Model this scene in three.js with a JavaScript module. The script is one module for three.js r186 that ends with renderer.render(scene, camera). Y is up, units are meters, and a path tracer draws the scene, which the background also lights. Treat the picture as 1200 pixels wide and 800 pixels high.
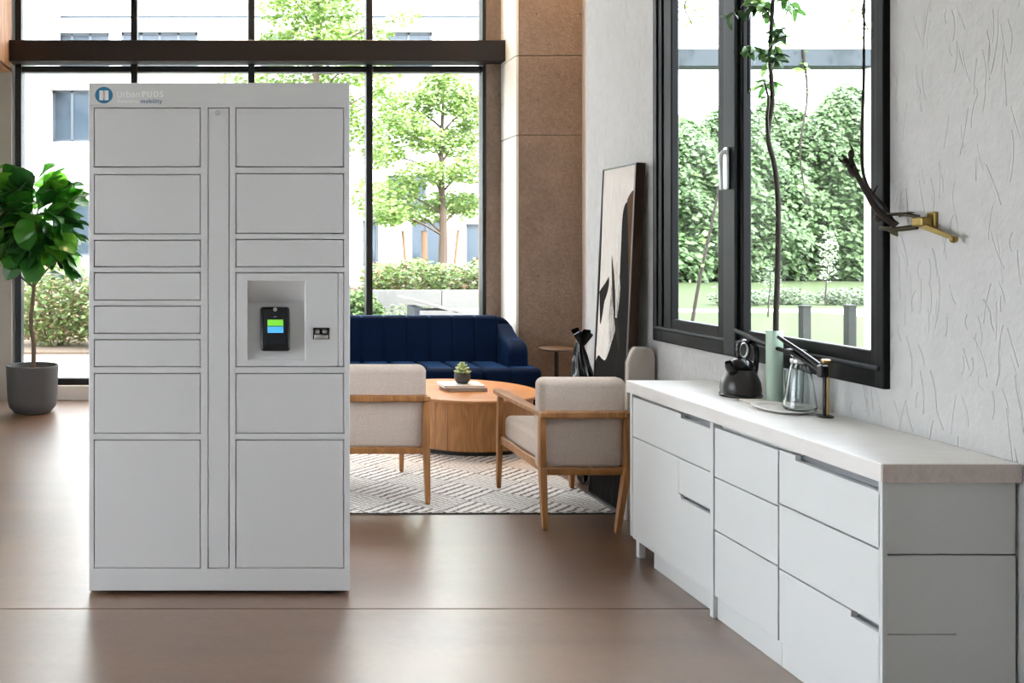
import * as THREE from 'three';
import { RoundedBoxGeometry } from 'three/addons/geometries/RoundedBoxGeometry.js';
import { RectAreaLightUniformsLib } from 'three/addons/lights/RectAreaLightUniformsLib.js';
import { mergeGeometries, toCreasedNormals } from 'three/addons/utils/BufferGeometryUtils.js';
import { Brush, Evaluator, SUBTRACTION } from 'three-bvh-csg';

/* ------------------------------------------------------------------ camera, sky, sun, exposure */
const scene = new THREE.Scene();
const F = 1100, CX = 260, CY = 290, EYE = 1.356;            // focal length and principal point in pixels of the 1200 x 800 frame
const camera = new THREE.PerspectiveCamera(2 * Math.atan(400 / F) * 180 / Math.PI, 1.5, 0.05, 400);
camera.position.set(0, EYE, 0);
camera.lookAt(0, EYE, -10);
camera.setViewOffset(1200, 800, 600 - CX, 400 - CY, 1200, 800);   // shift lens: the view axis is square to the locker

const renderer = new THREE.WebGLRenderer({ antialias: true });
renderer.toneMapping = THREE.LinearToneMapping;
renderer.toneMappingExposure = 1.74;
renderer.shadowMap.enabled = true;
RectAreaLightUniformsLib.init();

scene.background = new THREE.Color().setRGB(0.88, 0.955, 1.04);     // bright even overcast
scene.backgroundIntensity = 7.6;

const sun = new THREE.DirectionalLight(new THREE.Color().setRGB(1, 0.96, 0.92), 7.0);   // hazy sun high behind the photographer, over the roof
sun.position.set(-0.4, 26, 13); sun.target.position.set(0, 0, -12);
sun.castShadow = true; sun.shadow.radius = 9;
sun.shadow.mapSize.set(2048, 2048);
Object.assign(sun.shadow.camera, { left: -30, right: 45, top: 45, bottom: -30, near: 1, far: 120 });
scene.add(sun, sun.target);

/* ------------------------------------------------------------------ helpers */
let seed = 7;
const rnd = () => { seed = (seed + 0x6d2b79f5) | 0; let t = Math.imul(seed ^ (seed >>> 15), 1 | seed); t = (t + Math.imul(t ^ (t >>> 7), 61 | t)) ^ t; return ((t ^ (t >>> 14)) >>> 0) / 4294967296; };
const rr = (a, b) => a + (b - a) * rnd();
const V = (x, y, z) => new THREE.Vector3(x, y, z);
const at = (px, py, d) => V((px - CX) / F * d, EYE + (CY - py) / F * d, -d);   // a point seen at a pixel, d metres in front of the camera plane
const used = {};
function numbered(n) { const k = used[n] = (used[n] ?? -1) + 1; return k ? `${n}_${String(k).padStart(3, '0')}` : n; }
function shade(o) { o.castShadow = o.receiveShadow = true; return o; }
function tag(o, label, category, group) { o.userData.label = label; o.userData.category = category; if (group) o.userData.group = group; return o; }
function thing(name, label, category, [x, y, z] = [0, 0, 0], turn = 0, group) {
  const o = new THREE.Group(); o.name = numbered(name); o.position.set(x, y, z); o.rotation.y = turn;
  scene.add(o); return tag(o, label, category, group);
}
function obj(name, geos, m, parent = scene, label) {
  const g = Array.isArray(geos) ? merged(geos) : geos;
  const o = shade(new THREE.Mesh(g, m)); o.name = parent === scene ? numbered(name) : name;
  if (label) o.userData.label = label;
  parent.add(o); return o;
}
function struct(name, geos, m, parent = scene) { const o = obj(name, geos, m, parent); if (parent === scene) o.userData.kind = 'structure'; return o; }
function structGroup(name, pos = [0, 0, 0]) { const o = new THREE.Group(); o.name = numbered(name); o.position.set(...pos); o.userData.kind = 'structure'; scene.add(o); return o; }
function stuff(o) { o.userData.kind = 'stuff'; return o; }
function merged(list) {
  const gs = list.map((g) => { const h = g.index ? g.toNonIndexed() : g.clone(); for (const k of Object.keys(h.attributes)) if (!['position', 'normal', 'uv'].includes(k)) h.deleteAttribute(k); return h; });
  return mergeGeometries(gs);
}
// texture coordinates in metres, from the two axes a face lies along
function metres(g, s = 1, ox = 0, oy = 0) {
  const h = g.index ? g.toNonIndexed() : g; const p = h.attributes.position, uv = new Float32Array(p.count * 2);
  const a = V(), b = V(), c = V(), n = V();
  for (let i = 0; i < p.count; i += 3) {
    a.fromBufferAttribute(p, i); b.fromBufferAttribute(p, i + 1); c.fromBufferAttribute(p, i + 2);
    n.copy(b).sub(a).cross(c.clone().sub(a)); const x = Math.abs(n.x), y = Math.abs(n.y), z = Math.abs(n.z);
    [a, b, c].forEach((v, k) => { const [u, w] = x >= y && x >= z ? [-v.z, v.y] : y >= z ? [v.x, -v.z] : [v.x, v.y]; uv[(i + k) * 2] = (u + ox) * s; uv[(i + k) * 2 + 1] = (w + oy) * s; });
  }
  h.setAttribute('uv', new THREE.BufferAttribute(uv, 2)); return h;
}
const box = (w, h, d, x = 0, y = 0, z = 0) => metres(new THREE.BoxGeometry(w, h, d).translate(x, y, z));
const span = (x0, x1, y0, y1, z0, z1) => box(Math.abs(x1 - x0), Math.abs(y1 - y0), Math.abs(z1 - z0), (x0 + x1) / 2, (y0 + y1) / 2, (z0 + z1) / 2);
const rbox = (w, h, d, r, x = 0, y = 0, z = 0, seg = 2) => metres(new RoundedBoxGeometry(w, h, d, seg, Math.min(r, w / 2.01, h / 2.01, d / 2.01)).translate(x, y, z));
const rspan = (x0, x1, y0, y1, z0, z1, r, seg) => rbox(Math.abs(x1 - x0), Math.abs(y1 - y0), Math.abs(z1 - z0), r, (x0 + x1) / 2, (y0 + y1) / 2, (z0 + z1) / 2, seg);
const cyl = (r0, r1, h, x = 0, y = 0, z = 0, n = 32) => new THREE.CylinderGeometry(r0, r1, h, n).translate(x, y, z);
const lathe = (pts, n = 40) => new THREE.LatheGeometry(pts.map(([r, y]) => new THREE.Vector2(r, y)), n);
const rectShape = (x0, x1, y0, y1) => new THREE.Shape([[x0, y0], [x1, y0], [x1, y1], [x0, y1]].map(([x, y]) => new THREE.Vector2(x, y)));
// a plate in the xy plane from z0 back to z0 - t, with rectangular holes [x0, x1, y0, y1]
function plate(shape, holes, t, z0, bevel = 0) {
  for (const h of holes) shape.holes.push(rectShape(...h));
  const g = new THREE.ExtrudeGeometry(shape, { depth: t - 2 * bevel, bevelEnabled: bevel > 0, bevelSize: bevel, bevelOffset: -bevel, bevelThickness: bevel, bevelSegments: 1 });
  return metres(g.translate(0, 0, z0 - t + bevel));
}
const curve = (pts) => new THREE.CatmullRomCurve3(pts.map((p) => p.isVector3 ? p : V(...p)));
// a round stem along points whose radius goes from r0 to r1
function stem(pts, r0, r1, n = 24, sides = 8) {
  const c = curve(pts), g = new THREE.TubeGeometry(c, n, 1, sides, false), p = g.attributes.position, q = V();
  for (let i = 0; i <= n; i++) {
    const m = c.getPointAt(i / n), r = r0 + (r1 - r0) * i / n;
    for (let j = 0; j <= sides; j++) { const k = i * (sides + 1) + j; q.fromBufferAttribute(p, k).sub(m).multiplyScalar(r).add(m); p.setXYZ(k, q.x, q.y, q.z); }
  }
  g.computeVertexNormals(); return g;
}
// a bar whose ends differ: a box from a to b with section w0 x t0 at a and w1 x t1 at b, softened edges
function taper(a, b, w0, t0, w1, t1, up = V(0, 0, 1)) {
  const A = V(...a), B = V(...b), L = A.distanceTo(B), g = new RoundedBoxGeometry(1, 1, 1, 2, 0.16), p = g.attributes.position;
  const y = B.clone().sub(A).normalize(), x = y.clone().cross(up).normalize(), z = x.clone().cross(y), q = V();
  for (let i = 0; i < p.count; i++) {
    const s = p.getY(i) + 0.5, w = w0 + (w1 - w0) * s, t = t0 + (t1 - t0) * s;
    q.copy(A).addScaledVector(y, s * L).addScaledVector(x, p.getX(i) * w).addScaledVector(z, p.getZ(i) * t); p.setXYZ(i, q.x, q.y, q.z);
  }
  g.computeVertexNormals();
  const uv = g.attributes.uv, h = metres(g); return h;
}

/* ------------------------------------------------------------------ textures: grain and colour of surfaces */
function lattice(s) { const t = new Float32Array(65536); let a = s | 0; for (let i = 0; i < 65536; i++) { a = (Math.imul(a, 1664525) + 1013904223) | 0; t[i] = (a >>> 8) / 16777216; } return t; }
const LAT = lattice(91);
function vnoise(x, y, px, py, s = 0) {      // tiles every px, py cells
  const xi = Math.floor(x), yi = Math.floor(y); let u = x - xi, v = y - yi; u = u * u * (3 - 2 * u); v = v * v * (3 - 2 * v);
  const m = (a, n) => ((a % n) + n) % n, h = (a, b) => LAT[(m(a, px) * 73 + m(b, py) * 1031 + s * 7919 + ((m(a, px) * m(b, py)) & 255)) & 65535];
  const a = h(xi, yi), b = h(xi + 1, yi), c = h(xi, yi + 1), d = h(xi + 1, yi + 1);
  return a + (b - a) * u + (c - a) * v + (a - b - c + d) * u * v;
}
function fbm(u, v, fx, fy, oct, s = 0) { let a = 0.5, t = 0, n = 0; for (let i = 0; i < oct; i++) { t += a * vnoise(u * fx, v * fy, fx, fy, s + i); n += a; a *= 0.55; fx *= 2; fy *= 2; } return t / n; }
function texture(w, h, fn, srgb, repeat) {
  const d = new Uint8Array(w * h * 4);
  for (let y = 0; y < h; y++) for (let x = 0; x < w; x++) {
    const c = fn(x / w, y / h), i = (y * w + x) * 4;
    if (typeof c === 'number') d[i] = d[i + 1] = d[i + 2] = Math.max(0, Math.min(255, c * 255)); else for (let k = 0; k < 3; k++) d[i + k] = Math.max(0, Math.min(255, c[k]));
    d[i + 3] = 255;
  }
  const t = new THREE.DataTexture(d, w, h); t.wrapS = t.wrapT = THREE.RepeatWrapping; t.magFilter = THREE.LinearFilter; t.minFilter = THREE.LinearMipmapLinearFilter; t.generateMipmaps = true;
  if (srgb) t.colorSpace = THREE.SRGBColorSpace;
  if (repeat) t.repeat.set(...repeat);
  t.needsUpdate = true; return t;
}
const mixc = (a, b, t) => [0, 1, 2].map((k) => a[k] + (b[k] - a[k]) * t);
function canvasTexture(w, h, draw, srgb = true, repeat) {
  const c = document.createElement('canvas'); c.width = w; c.height = h; draw(c.getContext('2d'), w, h);
  const t = new THREE.CanvasTexture(c); t.wrapS = t.wrapT = THREE.RepeatWrapping; if (srgb) t.colorSpace = THREE.SRGBColorSpace; if (repeat) t.repeat.set(...repeat); return t;
}
const smooth = (a, b, x) => { const t = Math.max(0, Math.min(1, (x - a) / (b - a))); return t * t * (3 - 2 * t); };

// polished earth-brown floor: cloudy mottling, streaks along the slabs, fine grain
const floorMap = texture(1024, 1024, (u, v) => {
  const big = fbm(u, v, 3, 3, 5, 1), streak = fbm(u, v, 4, 26, 4, 2), fine = fbm(u, v, 180, 180, 2, 3);
  const t = 0.45 * big + 0.4 * streak + 0.15 * fine;
  return mixc([92, 64, 43], [121, 90, 65], smooth(0.28, 0.72, t));
}, true, [1 / 4, 1 / 4]);
const concreteMap = texture(1024, 1024, (u, v) => {
  const big = fbm(u, v, 4, 4, 5, 11), fine = fbm(u, v, 120, 120, 3, 12), pit = smooth(0.78, 0.86, fbm(u, v, 60, 60, 2, 13));
  return mixc(mixc([116, 99, 86], [139, 122, 108], smooth(0.25, 0.75, 0.6 * big + 0.4 * fine)), [84, 74, 66], 0.3 * pit);
}, true, [1 / 2, 1 / 2]);
const concreteBump = texture(512, 512, (u, v) => 0.6 * fbm(u, v, 40, 40, 3, 21) + 0.4 * smooth(0.3, 0.25, fbm(u, v, 60, 60, 2, 13)), false, [1, 1]);
const oakMap = (dark, light, seedN, along) => texture(512, 1024, (u, v) => {
  const [a, b] = along === 'v' ? [u, v] : [v, u];
  const wob = fbm(a, b, 3, 2, 3, seedN) * 1.2, ring = 0.5 + 0.5 * Math.sin((a * 9 + wob * 4) * Math.PI * 2), fib = fbm(a, b, 120, 6, 2, seedN + 3);
  return mixc(dark, light, 0.35 * ring + 0.65 * fib);
}, true);
const weave = (n) => texture(256, 256, (u, v) => { const a = Math.sin(u * n * Math.PI * 2), b = Math.sin(v * n * Math.PI * 2); return 0.5 + 0.25 * (a * b > 0 ? Math.abs(a) : Math.abs(b)) + 0.25 * (fbm(u, v, 30, 30, 2, 31) - 0.5); }, false);
const linenBump = weave(32);
linenBump.repeat.set(1 / 0.12, 1 / 0.12);
const linenMap = texture(512, 512, (u, v) => mixc([174, 157, 144], [212, 196, 183], 0.5 * fbm(u, v, 128, 128, 2, 41) + 0.25 * fbm(u, v, 8, 256, 2, 42) + 0.25 * fbm(u, v, 256, 8, 2, 43)), true, [1 / 0.5, 1 / 0.5]);
const velvetBump = texture(256, 256, (u, v) => fbm(u, v, 64, 64, 3, 51), false, [3, 3]);
// trowelled plaster: a lumpy coat with raked, curved scratches standing out of it
const plasterBump = canvasTexture(1600, 1600, (c, w, h) => {
  const img = c.createImageData(w, h);
  for (let y = 0; y < h; y++) for (let x = 0; x < w; x++) { const k = 110 + 60 * (fbm(x / w, y / h, 24, 20, 3, 61) - 0.5) + 26 * (fbm(x / w, y / h, 220, 160, 2, 62) - 0.5), i = (y * w + x) * 4; img.data[i] = img.data[i + 1] = img.data[i + 2] = k; img.data[i + 3] = 255; }
  c.putImageData(img, 0, 0);
  c.lineCap = 'round';
  for (let i = 0; i < 1000; i++) {
    const x = rnd() * w, y = rnd() * h, L = rr(25, 95), tilt = rr(-0.45, 0.25), bend = rr(-12, 12), deep = rnd() < 0.85, wd = rr(1.2, 2.6);
    for (const [dx, dy] of [[0, 0], [w, 0], [-w, 0], [0, h], [0, -h]]) {
      for (const [off, col, a] of [[-wd * 0.6, deep ? '15,15,15' : '205,205,205', 0.6], [wd * 0.9, deep ? '170,170,170' : '80,80,80', 0.2]]) {
        c.strokeStyle = `rgba(${col},${a})`; c.lineWidth = wd; c.beginPath(); c.moveTo(x + dx + off, y + dy);
        c.quadraticCurveTo(x + dx + off + bend + tilt * L / 2, y + dy + L / 2, x + dx + off + tilt * L, y + dy + L); c.stroke();
      }
    }
  }
}, false, [1 / 2.4, 1 / 2.4]);
const plasterMap = texture(512, 512, (u, v) => mixc([184, 183, 181], [201, 200, 198], 0.6 * fbm(u, v, 5, 5, 4, 71) + 0.4 * fbm(u, v, 60, 60, 2, 72)), true, [1 / 2, 1 / 2]);
const limeMap = texture(1024, 512, (u, v) => mixc([212, 208, 203], [232, 229, 225], 0.5 * fbm(u, v, 12, 60, 3, 81) + 0.5 * fbm(u, v, 6, 6, 4, 82)), true, [1, 1]);
const grainEnd = texture(512, 256, (u, v) => mixc([192, 177, 166], [222, 212, 205], 0.6 * fbm(u, v, 40, 10, 3, 86) + 0.4 * fbm(u, v, 120, 90, 2, 87)), true, [2, 4]);
const lawnMap = texture(1024, 1024, (u, v) => mixc([34, 50, 6], [52, 68, 10], 0.6 * fbm(u, v, 128, 128, 3, 101) + 0.4 * fbm(u, v, 8, 8, 4, 102)), true, [1 / 6, 1 / 6]);
const pavingMap = texture(512, 512, (u, v) => mixc([186, 184, 178], [222, 220, 215], fbm(u, v, 60, 60, 4, 111)), true, [1 / 2, 1 / 2]);
const gravelMap = texture(512, 512, (u, v) => mixc([150, 140, 128], [214, 206, 196], fbm(u, v, 150, 150, 2, 121)), true, [1 / 2, 1 / 2]);

/* ------------------------------------------------------------------ materials */
const std = (o) => new THREE.MeshStandardMaterial(o), phys = (o) => new THREE.MeshPhysicalMaterial(o);
const M = {
  floor: phys({ map: floorMap, roughness: 0.36, clearcoat: 1, clearcoatRoughness: 0.34, ior: 1.85 }),
  underfloor: std({ color: 0x2e2620, roughness: 0.9 }),
  plaster: std({ map: plasterMap, bumpMap: plasterBump, bumpScale: 0.012, roughness: 0.85 }),
  white: std({ color: 0xe6e4e0, roughness: 0.8 }),
  greyConcrete: std({ color: 0xb3aca1, bumpMap: concreteBump, bumpScale: 0.002, roughness: 0.8 }),
  litConcrete: std({ color: 0xcfd2cc, bumpMap: concreteBump, bumpScale: 0.001, roughness: 0.7 }),  // lighter copy of the column concrete, window light put into the colour
  concrete: std({ map: concreteMap, bumpMap: concreteBump, bumpScale: 0.002, roughness: 0.75 }),
  ceilingWood: std({ map: oakMap([150, 98, 60], [196, 142, 96], 131, 'v'), roughness: 0.6 }),
  blackSteel: std({ color: 0x1d2022, roughness: 0.45, metalness: 0.3 }),
  beamSteel: std({ color: 0x2b2625, roughness: 0.38, metalness: 0.5 }),
  sashBlack: phys({ color: 0x070809, roughness: 0.42, specularIntensity: 0.25 }),
  sashGrey: phys({ color: 0x1f2325, roughness: 0.42, specularIntensity: 0.35 }),
  pane: phys({ color: 0xfafafa, transmission: 1, thickness: 0, roughness: 0, ior: 1.45, side: THREE.DoubleSide }),
  coatedPane: phys({ color: 0xfafafa, transmission: 1, thickness: 0, roughness: 0, ior: 1.12, specularIntensity: 0.3, side: THREE.DoubleSide }),   // anti-reflective coating
  planterConcrete: std({ color: 0x86837e, roughness: 0.85, bumpMap: concreteBump, bumpScale: 0.002 }),
  locker: std({ color: 0xe2e2e2, roughness: 0.5 }),
  silver: std({ color: 0xc8c8c8, roughness: 0.3, metalness: 0.9 }),
  darkPlastic: std({ color: 0x0e1013, roughness: 0.3 }),
  cabinet: std({ color: 0xd3d4d2, roughness: 0.55 }),
  worktop: std({ map: limeMap, roughness: 0.32 }),
  worktopEdge: std({ map: grainEnd, roughness: 0.6 }),
  aluminium: std({ color: 0x9b9fa2, roughness: 0.4, metalness: 0.8 }),
  linen: std({ map: linenMap, bumpMap: linenBump, bumpScale: 0.0012, roughness: 0.95 }),
  chairWood: std({ map: oakMap([128, 82, 42], [178, 124, 72], 141, 'v'), roughness: 0.45 }),
  tableWood: std({ map: oakMap([150, 101, 58], [196, 142, 90], 151, 'v'), roughness: 0.45 }),
  tableTop: std({ map: oakMap([150, 101, 58], [196, 142, 90], 161, 'h'), roughness: 0.4 }),
  velvet: phys({ color: 0x031836, roughness: 0.65, specularIntensity: 0.12, sheen: 1, sheenColor: new THREE.Color(0x4a94e6), sheenRoughness: 0.4, bumpMap: velvetBump, bumpScale: 0.001 }),
  blackBrown: std({ color: 0x17110d, roughness: 0.6 }),
  pot: std({ color: 0x474543, roughness: 0.7, bumpMap: concreteBump, bumpScale: 0.001 }),
  soil: std({ color: 0x6a5a4a, roughness: 1 }),
  bark: std({ color: 0x6b5a4a, roughness: 0.9, bumpMap: concreteBump, bumpScale: 0.004 }),
  darkBark: std({ color: 0x2c241e, roughness: 0.9 }),
  paleBark: std({ color: 0x54473b, roughness: 0.9 }),
  lawn: std({ map: lawnMap, roughness: 1 }),
  paving: std({ map: pavingMap, roughness: 0.9 }),
  gravel: std({ map: gravelMap, roughness: 1 }),
  facade: std({ color: 0xe8e8e6, roughness: 0.8 }),
  officeGlass: std({ color: 0x2c3a46, roughness: 0.12 }),
  officeFrame: std({ color: 0x4a525a, roughness: 0.5 }),
};
const leafMat = (hex, t = 0.35) => phys({ color: hex, roughness: 0.55, transmission: t, thickness: 0, side: THREE.DoubleSide });

/* ------------------------------------------------------------------ the room */
const H = 5.6, WALL_X = 2.17, WALL_END = -5.58, BACK = -8.4, LEFT = -3.5, FRONT = 2.6;
const JOINT = -3.527;                                     // the open joint across the floor
{
  const floor = structGroup('floor');
  obj('subfloor', span(LEFT - 0.2, 4.0, -0.1, -0.03, FRONT + 0.2, BACK - 0.3), M.underfloor, floor);
  obj('floor_slab', rspan(LEFT, 3.9, -0.03, 0, FRONT, JOINT + 0.003, 0.002, 1), M.floor, floor);
  obj('floor_slab', rspan(LEFT, 3.9, -0.03, 0, JOINT - 0.003, BACK - 0.1, 0.002, 1), M.floor, floor);
}
struct('ceiling', span(LEFT - 0.2, 4.0, H, H + 0.25, FRONT + 0.2, BACK - 0.25), M.white);
// right wall: thick plaster with the opening of the casement window
const WIN = { z0: -4.6, z1: -3.08, y0: 0.93, y1: 3.05 };
{
  const leaf = (t, x, hole) => plate(rectShape(-FRONT, -WALL_END, 0, H), [hole], t, 0).rotateY(Math.PI / 2).translate(x + t, 0, 0);   // shape x runs along -z
  struct('wall_right', [metres(leaf(0.04, WALL_X, [-WIN.z1, -WIN.z0, WIN.y0, WIN.y1])), metres(leaf(0.14, WALL_X + 0.04, [2.95, 5.0, 0.86, 3.2]))], M.plaster);   // inner leaf, and an outer one that opens wider
}
// behind its end the room widens along a skewed wall as far as the concrete column
{
  const a = V(WALL_X + 0.18, 0, WALL_END + 0.06), b = V(3.25, 0, BACK - 0.2), L = a.distanceTo(b);
  const g = box(L, H, 0.12, 0, H / 2, 0); g.rotateY(Math.atan2(-(b.z - a.z), b.x - a.x)); g.translate((a.x + b.x) / 2 + 0.05, 0, (a.z + b.z) / 2);
  struct('wall_right', g, M.plaster);
}
// concrete column: three lifts of formwork with open joints and tie holes
{
  const x0 = 2.5, x1 = 3.14, z0 = -7.91, z1 = -8.62, lifts = [[0, 2.3], [2.3, 2.97], [2.97, H]];
  const holes = [[2.66, 1.12], [2.66, 2.6], [2.65, 3.32], [3.03, 2.6], [3.02, 3.32], [2.66, 4.3], [3.03, 4.3], [3.03, 1.12]], side = [[-8.0, 1.12], [-8.3, 1.95], [-8.0, 1.95], [-8.0, 2.62], [-8.3, 2.62], [-8.0, 3.3], [-8.3, 3.25]];
  const col = structGroup('concrete_column'), ev = new Evaluator(); ev.attributes = ['position', 'normal', 'uv'];
  for (const [y0, y1] of lifts) {
    let b = new Brush(new RoundedBoxGeometry(x1 - x0, y1 - y0 - 0.007, z0 - z1, 1, 0.006).translate((x0 + x1) / 2, (y0 + y1) / 2, (z0 + z1) / 2), M.concrete); b.updateMatrixWorld();
    const cuts = [];
    for (const [x, y] of holes) if (y > y0 && y < y1) cuts.push(new THREE.CylinderGeometry(0.011, 0.008, 0.05, 12).rotateX(Math.PI / 2).translate(x, y, z0));
    for (const [z, y] of side) if (y > y0 && y < y1) cuts.push(new THREE.CylinderGeometry(0.008, 0.011, 0.05, 12).rotateZ(Math.PI / 2).translate(x0, y, z));
    for (const c of cuts) { const k = new Brush(c, M.concrete); k.updateMatrixWorld(); b = ev.evaluate(b, k, SUBTRACTION); b.updateMatrixWorld(); }
    obj('concrete_lift', metres(b.geometry.clone()), M.concrete, col);
  }
  for (const [y0, y1] of lifts) obj('lit_side_lining', plate(rectShape(7.905, 8.39, y0 + 0.004, y1 - 0.004), side.filter(([, y]) => y > y0 && y < y1).map(([z, y]) => [-z - 0.007, -z + 0.007, y - 0.007, y + 0.007]), 0.02, 0).rotateY(Math.PI / 2).translate(x0 - 0.002, 0, 0), M.litConcrete, col, 'added lining with window light painted in as a paler column side');  // added lining whose paler colour paints window light on the column side
  obj('joint_core', span(x0 + 0.012, x1 - 0.012, 0.01, H - 0.01, z0 - 0.012, z1 + 0.012), M.concrete, col);
}
// back wall beside the glass: return strip right, pier left, kerb under the glass
struct('wall_back', [span(LEFT, -1.86, 0, H, BACK + 0.1, BACK - 0.2)], M.greyConcrete);
struct('wall_back', [span(2.35, 2.52, 0, H, BACK + 0.06, BACK - 0.2), span(-1.86, 2.35, 5.3, H, BACK + 0.05, BACK - 0.2)], M.concrete);
struct('baseboard_back', rspan(-1.86, 2.36, 0, 0.13, BACK + 0.07, BACK - 0.2, 0.008), M.white);
// timber boards on the face of the gallery over the left side
{
  const g = structGroup('wall_gallery');
  obj('gallery_core', span(LEFT, -1.88, 2.93, H, -5.4, BACK + 0.1), M.white, g);
  obj('soffit_board', span(LEFT, -1.86, 2.905, 2.93, -5.4, BACK + 0.1), M.ceilingWood, g);
  const n = 22, w = 2.9 / n;
  for (let i = 0; i < n; i++) { const b = rspan(-1.88, -1.86, 2.905, H, -5.4 - i * w - 0.003, -5.4 - (i + 1) * w + 0.003, 0.003, 1); obj('timber_board', metres(b, 1, i * 0.37, i * 0.61), M.ceilingWood, g); }
}
// left wall and the wall behind the photographer: tall glazed bays, outside the frame; their daylight fills the room
function glazing(name, g, w, h, nx, rails) {                // frame in the xy plane, centred on x, standing on y 0
  const t = 0.06, bars = [];
  for (let i = 0; i <= nx; i++) { const x = -w / 2 + w * i / nx; bars.push(span(x - t / 2, x + t / 2, 0, h, -0.06, 0.06)); }
  bars.forEach((b) => obj('mullion', b, M.blackSteel, g));
  for (const y of rails) obj('transom', span(-w / 2, w / 2, y - t / 2, y + t / 2, -0.055, 0.055), M.blackSteel, g);
  const ys = [...rails];
  for (let i = 0; i < nx; i++) for (let j = 0; j + 1 < ys.length; j++) {
    const a = -w / 2 + w * i / nx + t / 2, b = -w / 2 + w * (i + 1) / nx - t / 2;
    obj('pane', span(a, b, ys[j] + t / 2, ys[j + 1] - t / 2, -0.003, 0.003), M.pane, g);
  }
}
{
  const holes = [[1.2, 4.8, 0.2, 2.2]];                     // along -z
  const w = plate(rectShape(-FRONT, -BACK, 0, H), holes, 0.2, 0); w.rotateY(Math.PI / 2); w.translate(LEFT, 0, 0);
  struct('wall_left', metres(w), M.white);
  const b = structGroup('window_3', [LEFT - 0.1, 0.2, -3.0]); b.rotation.y = Math.PI / 2; glazing('window', b, 3.6, 2.0, 3, [0.03, 1.97]);
  struct('wall_front', plate(rectShape(LEFT - 0.2, 4.0, 0, H), [], 0.2, FRONT + 0.2), M.white);
}

/* ------------------------------------------------------------------ window_1: the tall steel glazing at the back */
{
  const w = structGroup('window_1', [0, 0, BACK]);
  const X = (px) => (px - CX) / F * 8.4, xs = [22.5, 157.5, 294.5, 432, 567.5].map(X), t = 0.058;
  for (const x of xs) obj('mullion', rspan(x - t / 2, x + t / 2, 0.13, 5.3, -0.07, 0.05, 0.006, 1), M.blackSteel, w);
  const rails = [[0.13, 0.19], [2.92, 2.975], [3.17, 3.2], [5.24, 5.3]];
  for (let i = 0; i < 4; i++) {
    const a = xs[i] + t / 2, b = xs[i + 1] - t / 2;
    for (const [y0, y1] of rails) obj('transom', rspan(a, b, y0, y1, -0.06, 0.03, 0.005, 1), M.blackSteel, w);
    obj('pane', span(a, b, 0.19, 2.92, -0.006, 0), M.pane, w); obj('pane', span(a, b, 3.2, 5.24, -0.006, 0), M.pane, w);
  }
  struct('trim_1', rspan(X(15), X(588), 2.985, 3.17, BACK + 0.2, BACK - 0.02, 0.008), M.beamSteel);
}
/* ------------------------------------------------------------------ window_2: the black two-sash casement in the plaster wall */
{
  const w = structGroup('window_2'), f = WALL_X;             // profiles run along z and y; f is the plaster face
  const prof = (x0, x1, y0, y1, z0, z1, m, name, r = 0.006) => obj(name, rspan(x0, x1, y0, y1, z0, z1, r), m, w);
  const { z0, z1, y0, y1 } = WIN;
  // outer casing that stands proud of the plaster, in two steps
  for (const [za, zb] of [[z0 - 0.083, z0 + 0.015], [z1 - 0.01, z1 + 0.032]]) prof(f - 0.022, f + 0.02, y0 - 0.035, y1 + 0.05, za, zb, M.sashBlack, 'casing');
  prof(f - 0.021, f + 0.02, y0 - 0.035, y0 + 0.03, z0 - 0.08, z1 + 0.03, M.sashBlack, 'casing'); prof(f - 0.021, f + 0.02, y1 - 0.03, y1 + 0.05, z0 - 0.08, z1 + 0.03, M.sashBlack, 'casing');
  prof(f - 0.03, f - 0.01, y0 + 0.022, y0 + 0.04, z0 - 0.06, z1 + 0.015, M.sashGrey, 'inner_step'); prof(f - 0.03, f - 0.01, y0 + 0.03, y1 - 0.02, z0 - 0.045, z0 - 0.025, M.sashGrey, 'inner_step');
  // left sash (farther), right sash, and the grey meeting mullion in front of both
  const zm = -3.958;
  const sash = (za, zb, m, s) => {
    const x0 = f - 0.016, x1 = f + 0.022;
    obj('sash_stile', rspan(x0, x1, y0 + 0.035, y1 - 0.03, za, za + s, 0.006), m, w); obj('sash_stile', rspan(x0, x1, y0 + 0.035, y1 - 0.03, zb - s, zb, 0.006), m, w);
    obj('sash_rail', rspan(x0 + 0.002, x1 - 0.002, y0 + 0.035, y0 + 0.085, za + s, zb - s, 0.006), M.sashBlack, w); obj('sash_rail', rspan(x0 + 0.002, x1 - 0.002, y1 - 0.09, y1 - 0.03, za + s, zb - s, 0.006), M.sashBlack, w);
    obj('pane', span(f + 0.004, f + 0.01, y0 + 0.085, y1 - 0.09, za + s, zb - s), M.coatedPane, w);
  };
  sash(-4.58, zm - 0.04, M.sashBlack, 0.08); sash(zm + 0.045, -3.09, M.sashBlack, 0.03);
  obj('mullion', rspan(f - 0.032, f + 0.03, y0 - 0.03, y1, zm - 0.045, zm + 0.045, 0.006), M.sashGrey, w);
  const hz = zm - 0.005, hx = f - 0.035;
  const handle = obj('window_handle', [rspan(hx - 0.012, hx + 0.002, 1.6, 1.78, hz - 0.016, hz + 0.016, 0.006), stem([[hx - 0.01, 1.76, hz], [hx - 0.024, 1.755, hz], [hx - 0.03, 1.72, hz], [hx - 0.026, 1.6, hz]], 0.01, 0.008, 16, 10)], M.silver, w, 'pale chrome lever handle');
  obj('window_stay', [stem([[f - 0.05, 1.015, zm + 0.08], [f - 0.08, 0.985, -3.62], [f - 0.07, 0.965, -3.42]], 0.009, 0.008, 12, 8), rspan(f - 0.1, f - 0.045, 0.955, 0.985, -3.46, -3.4, 0.006)], M.sashBlack, w);
}
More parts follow.
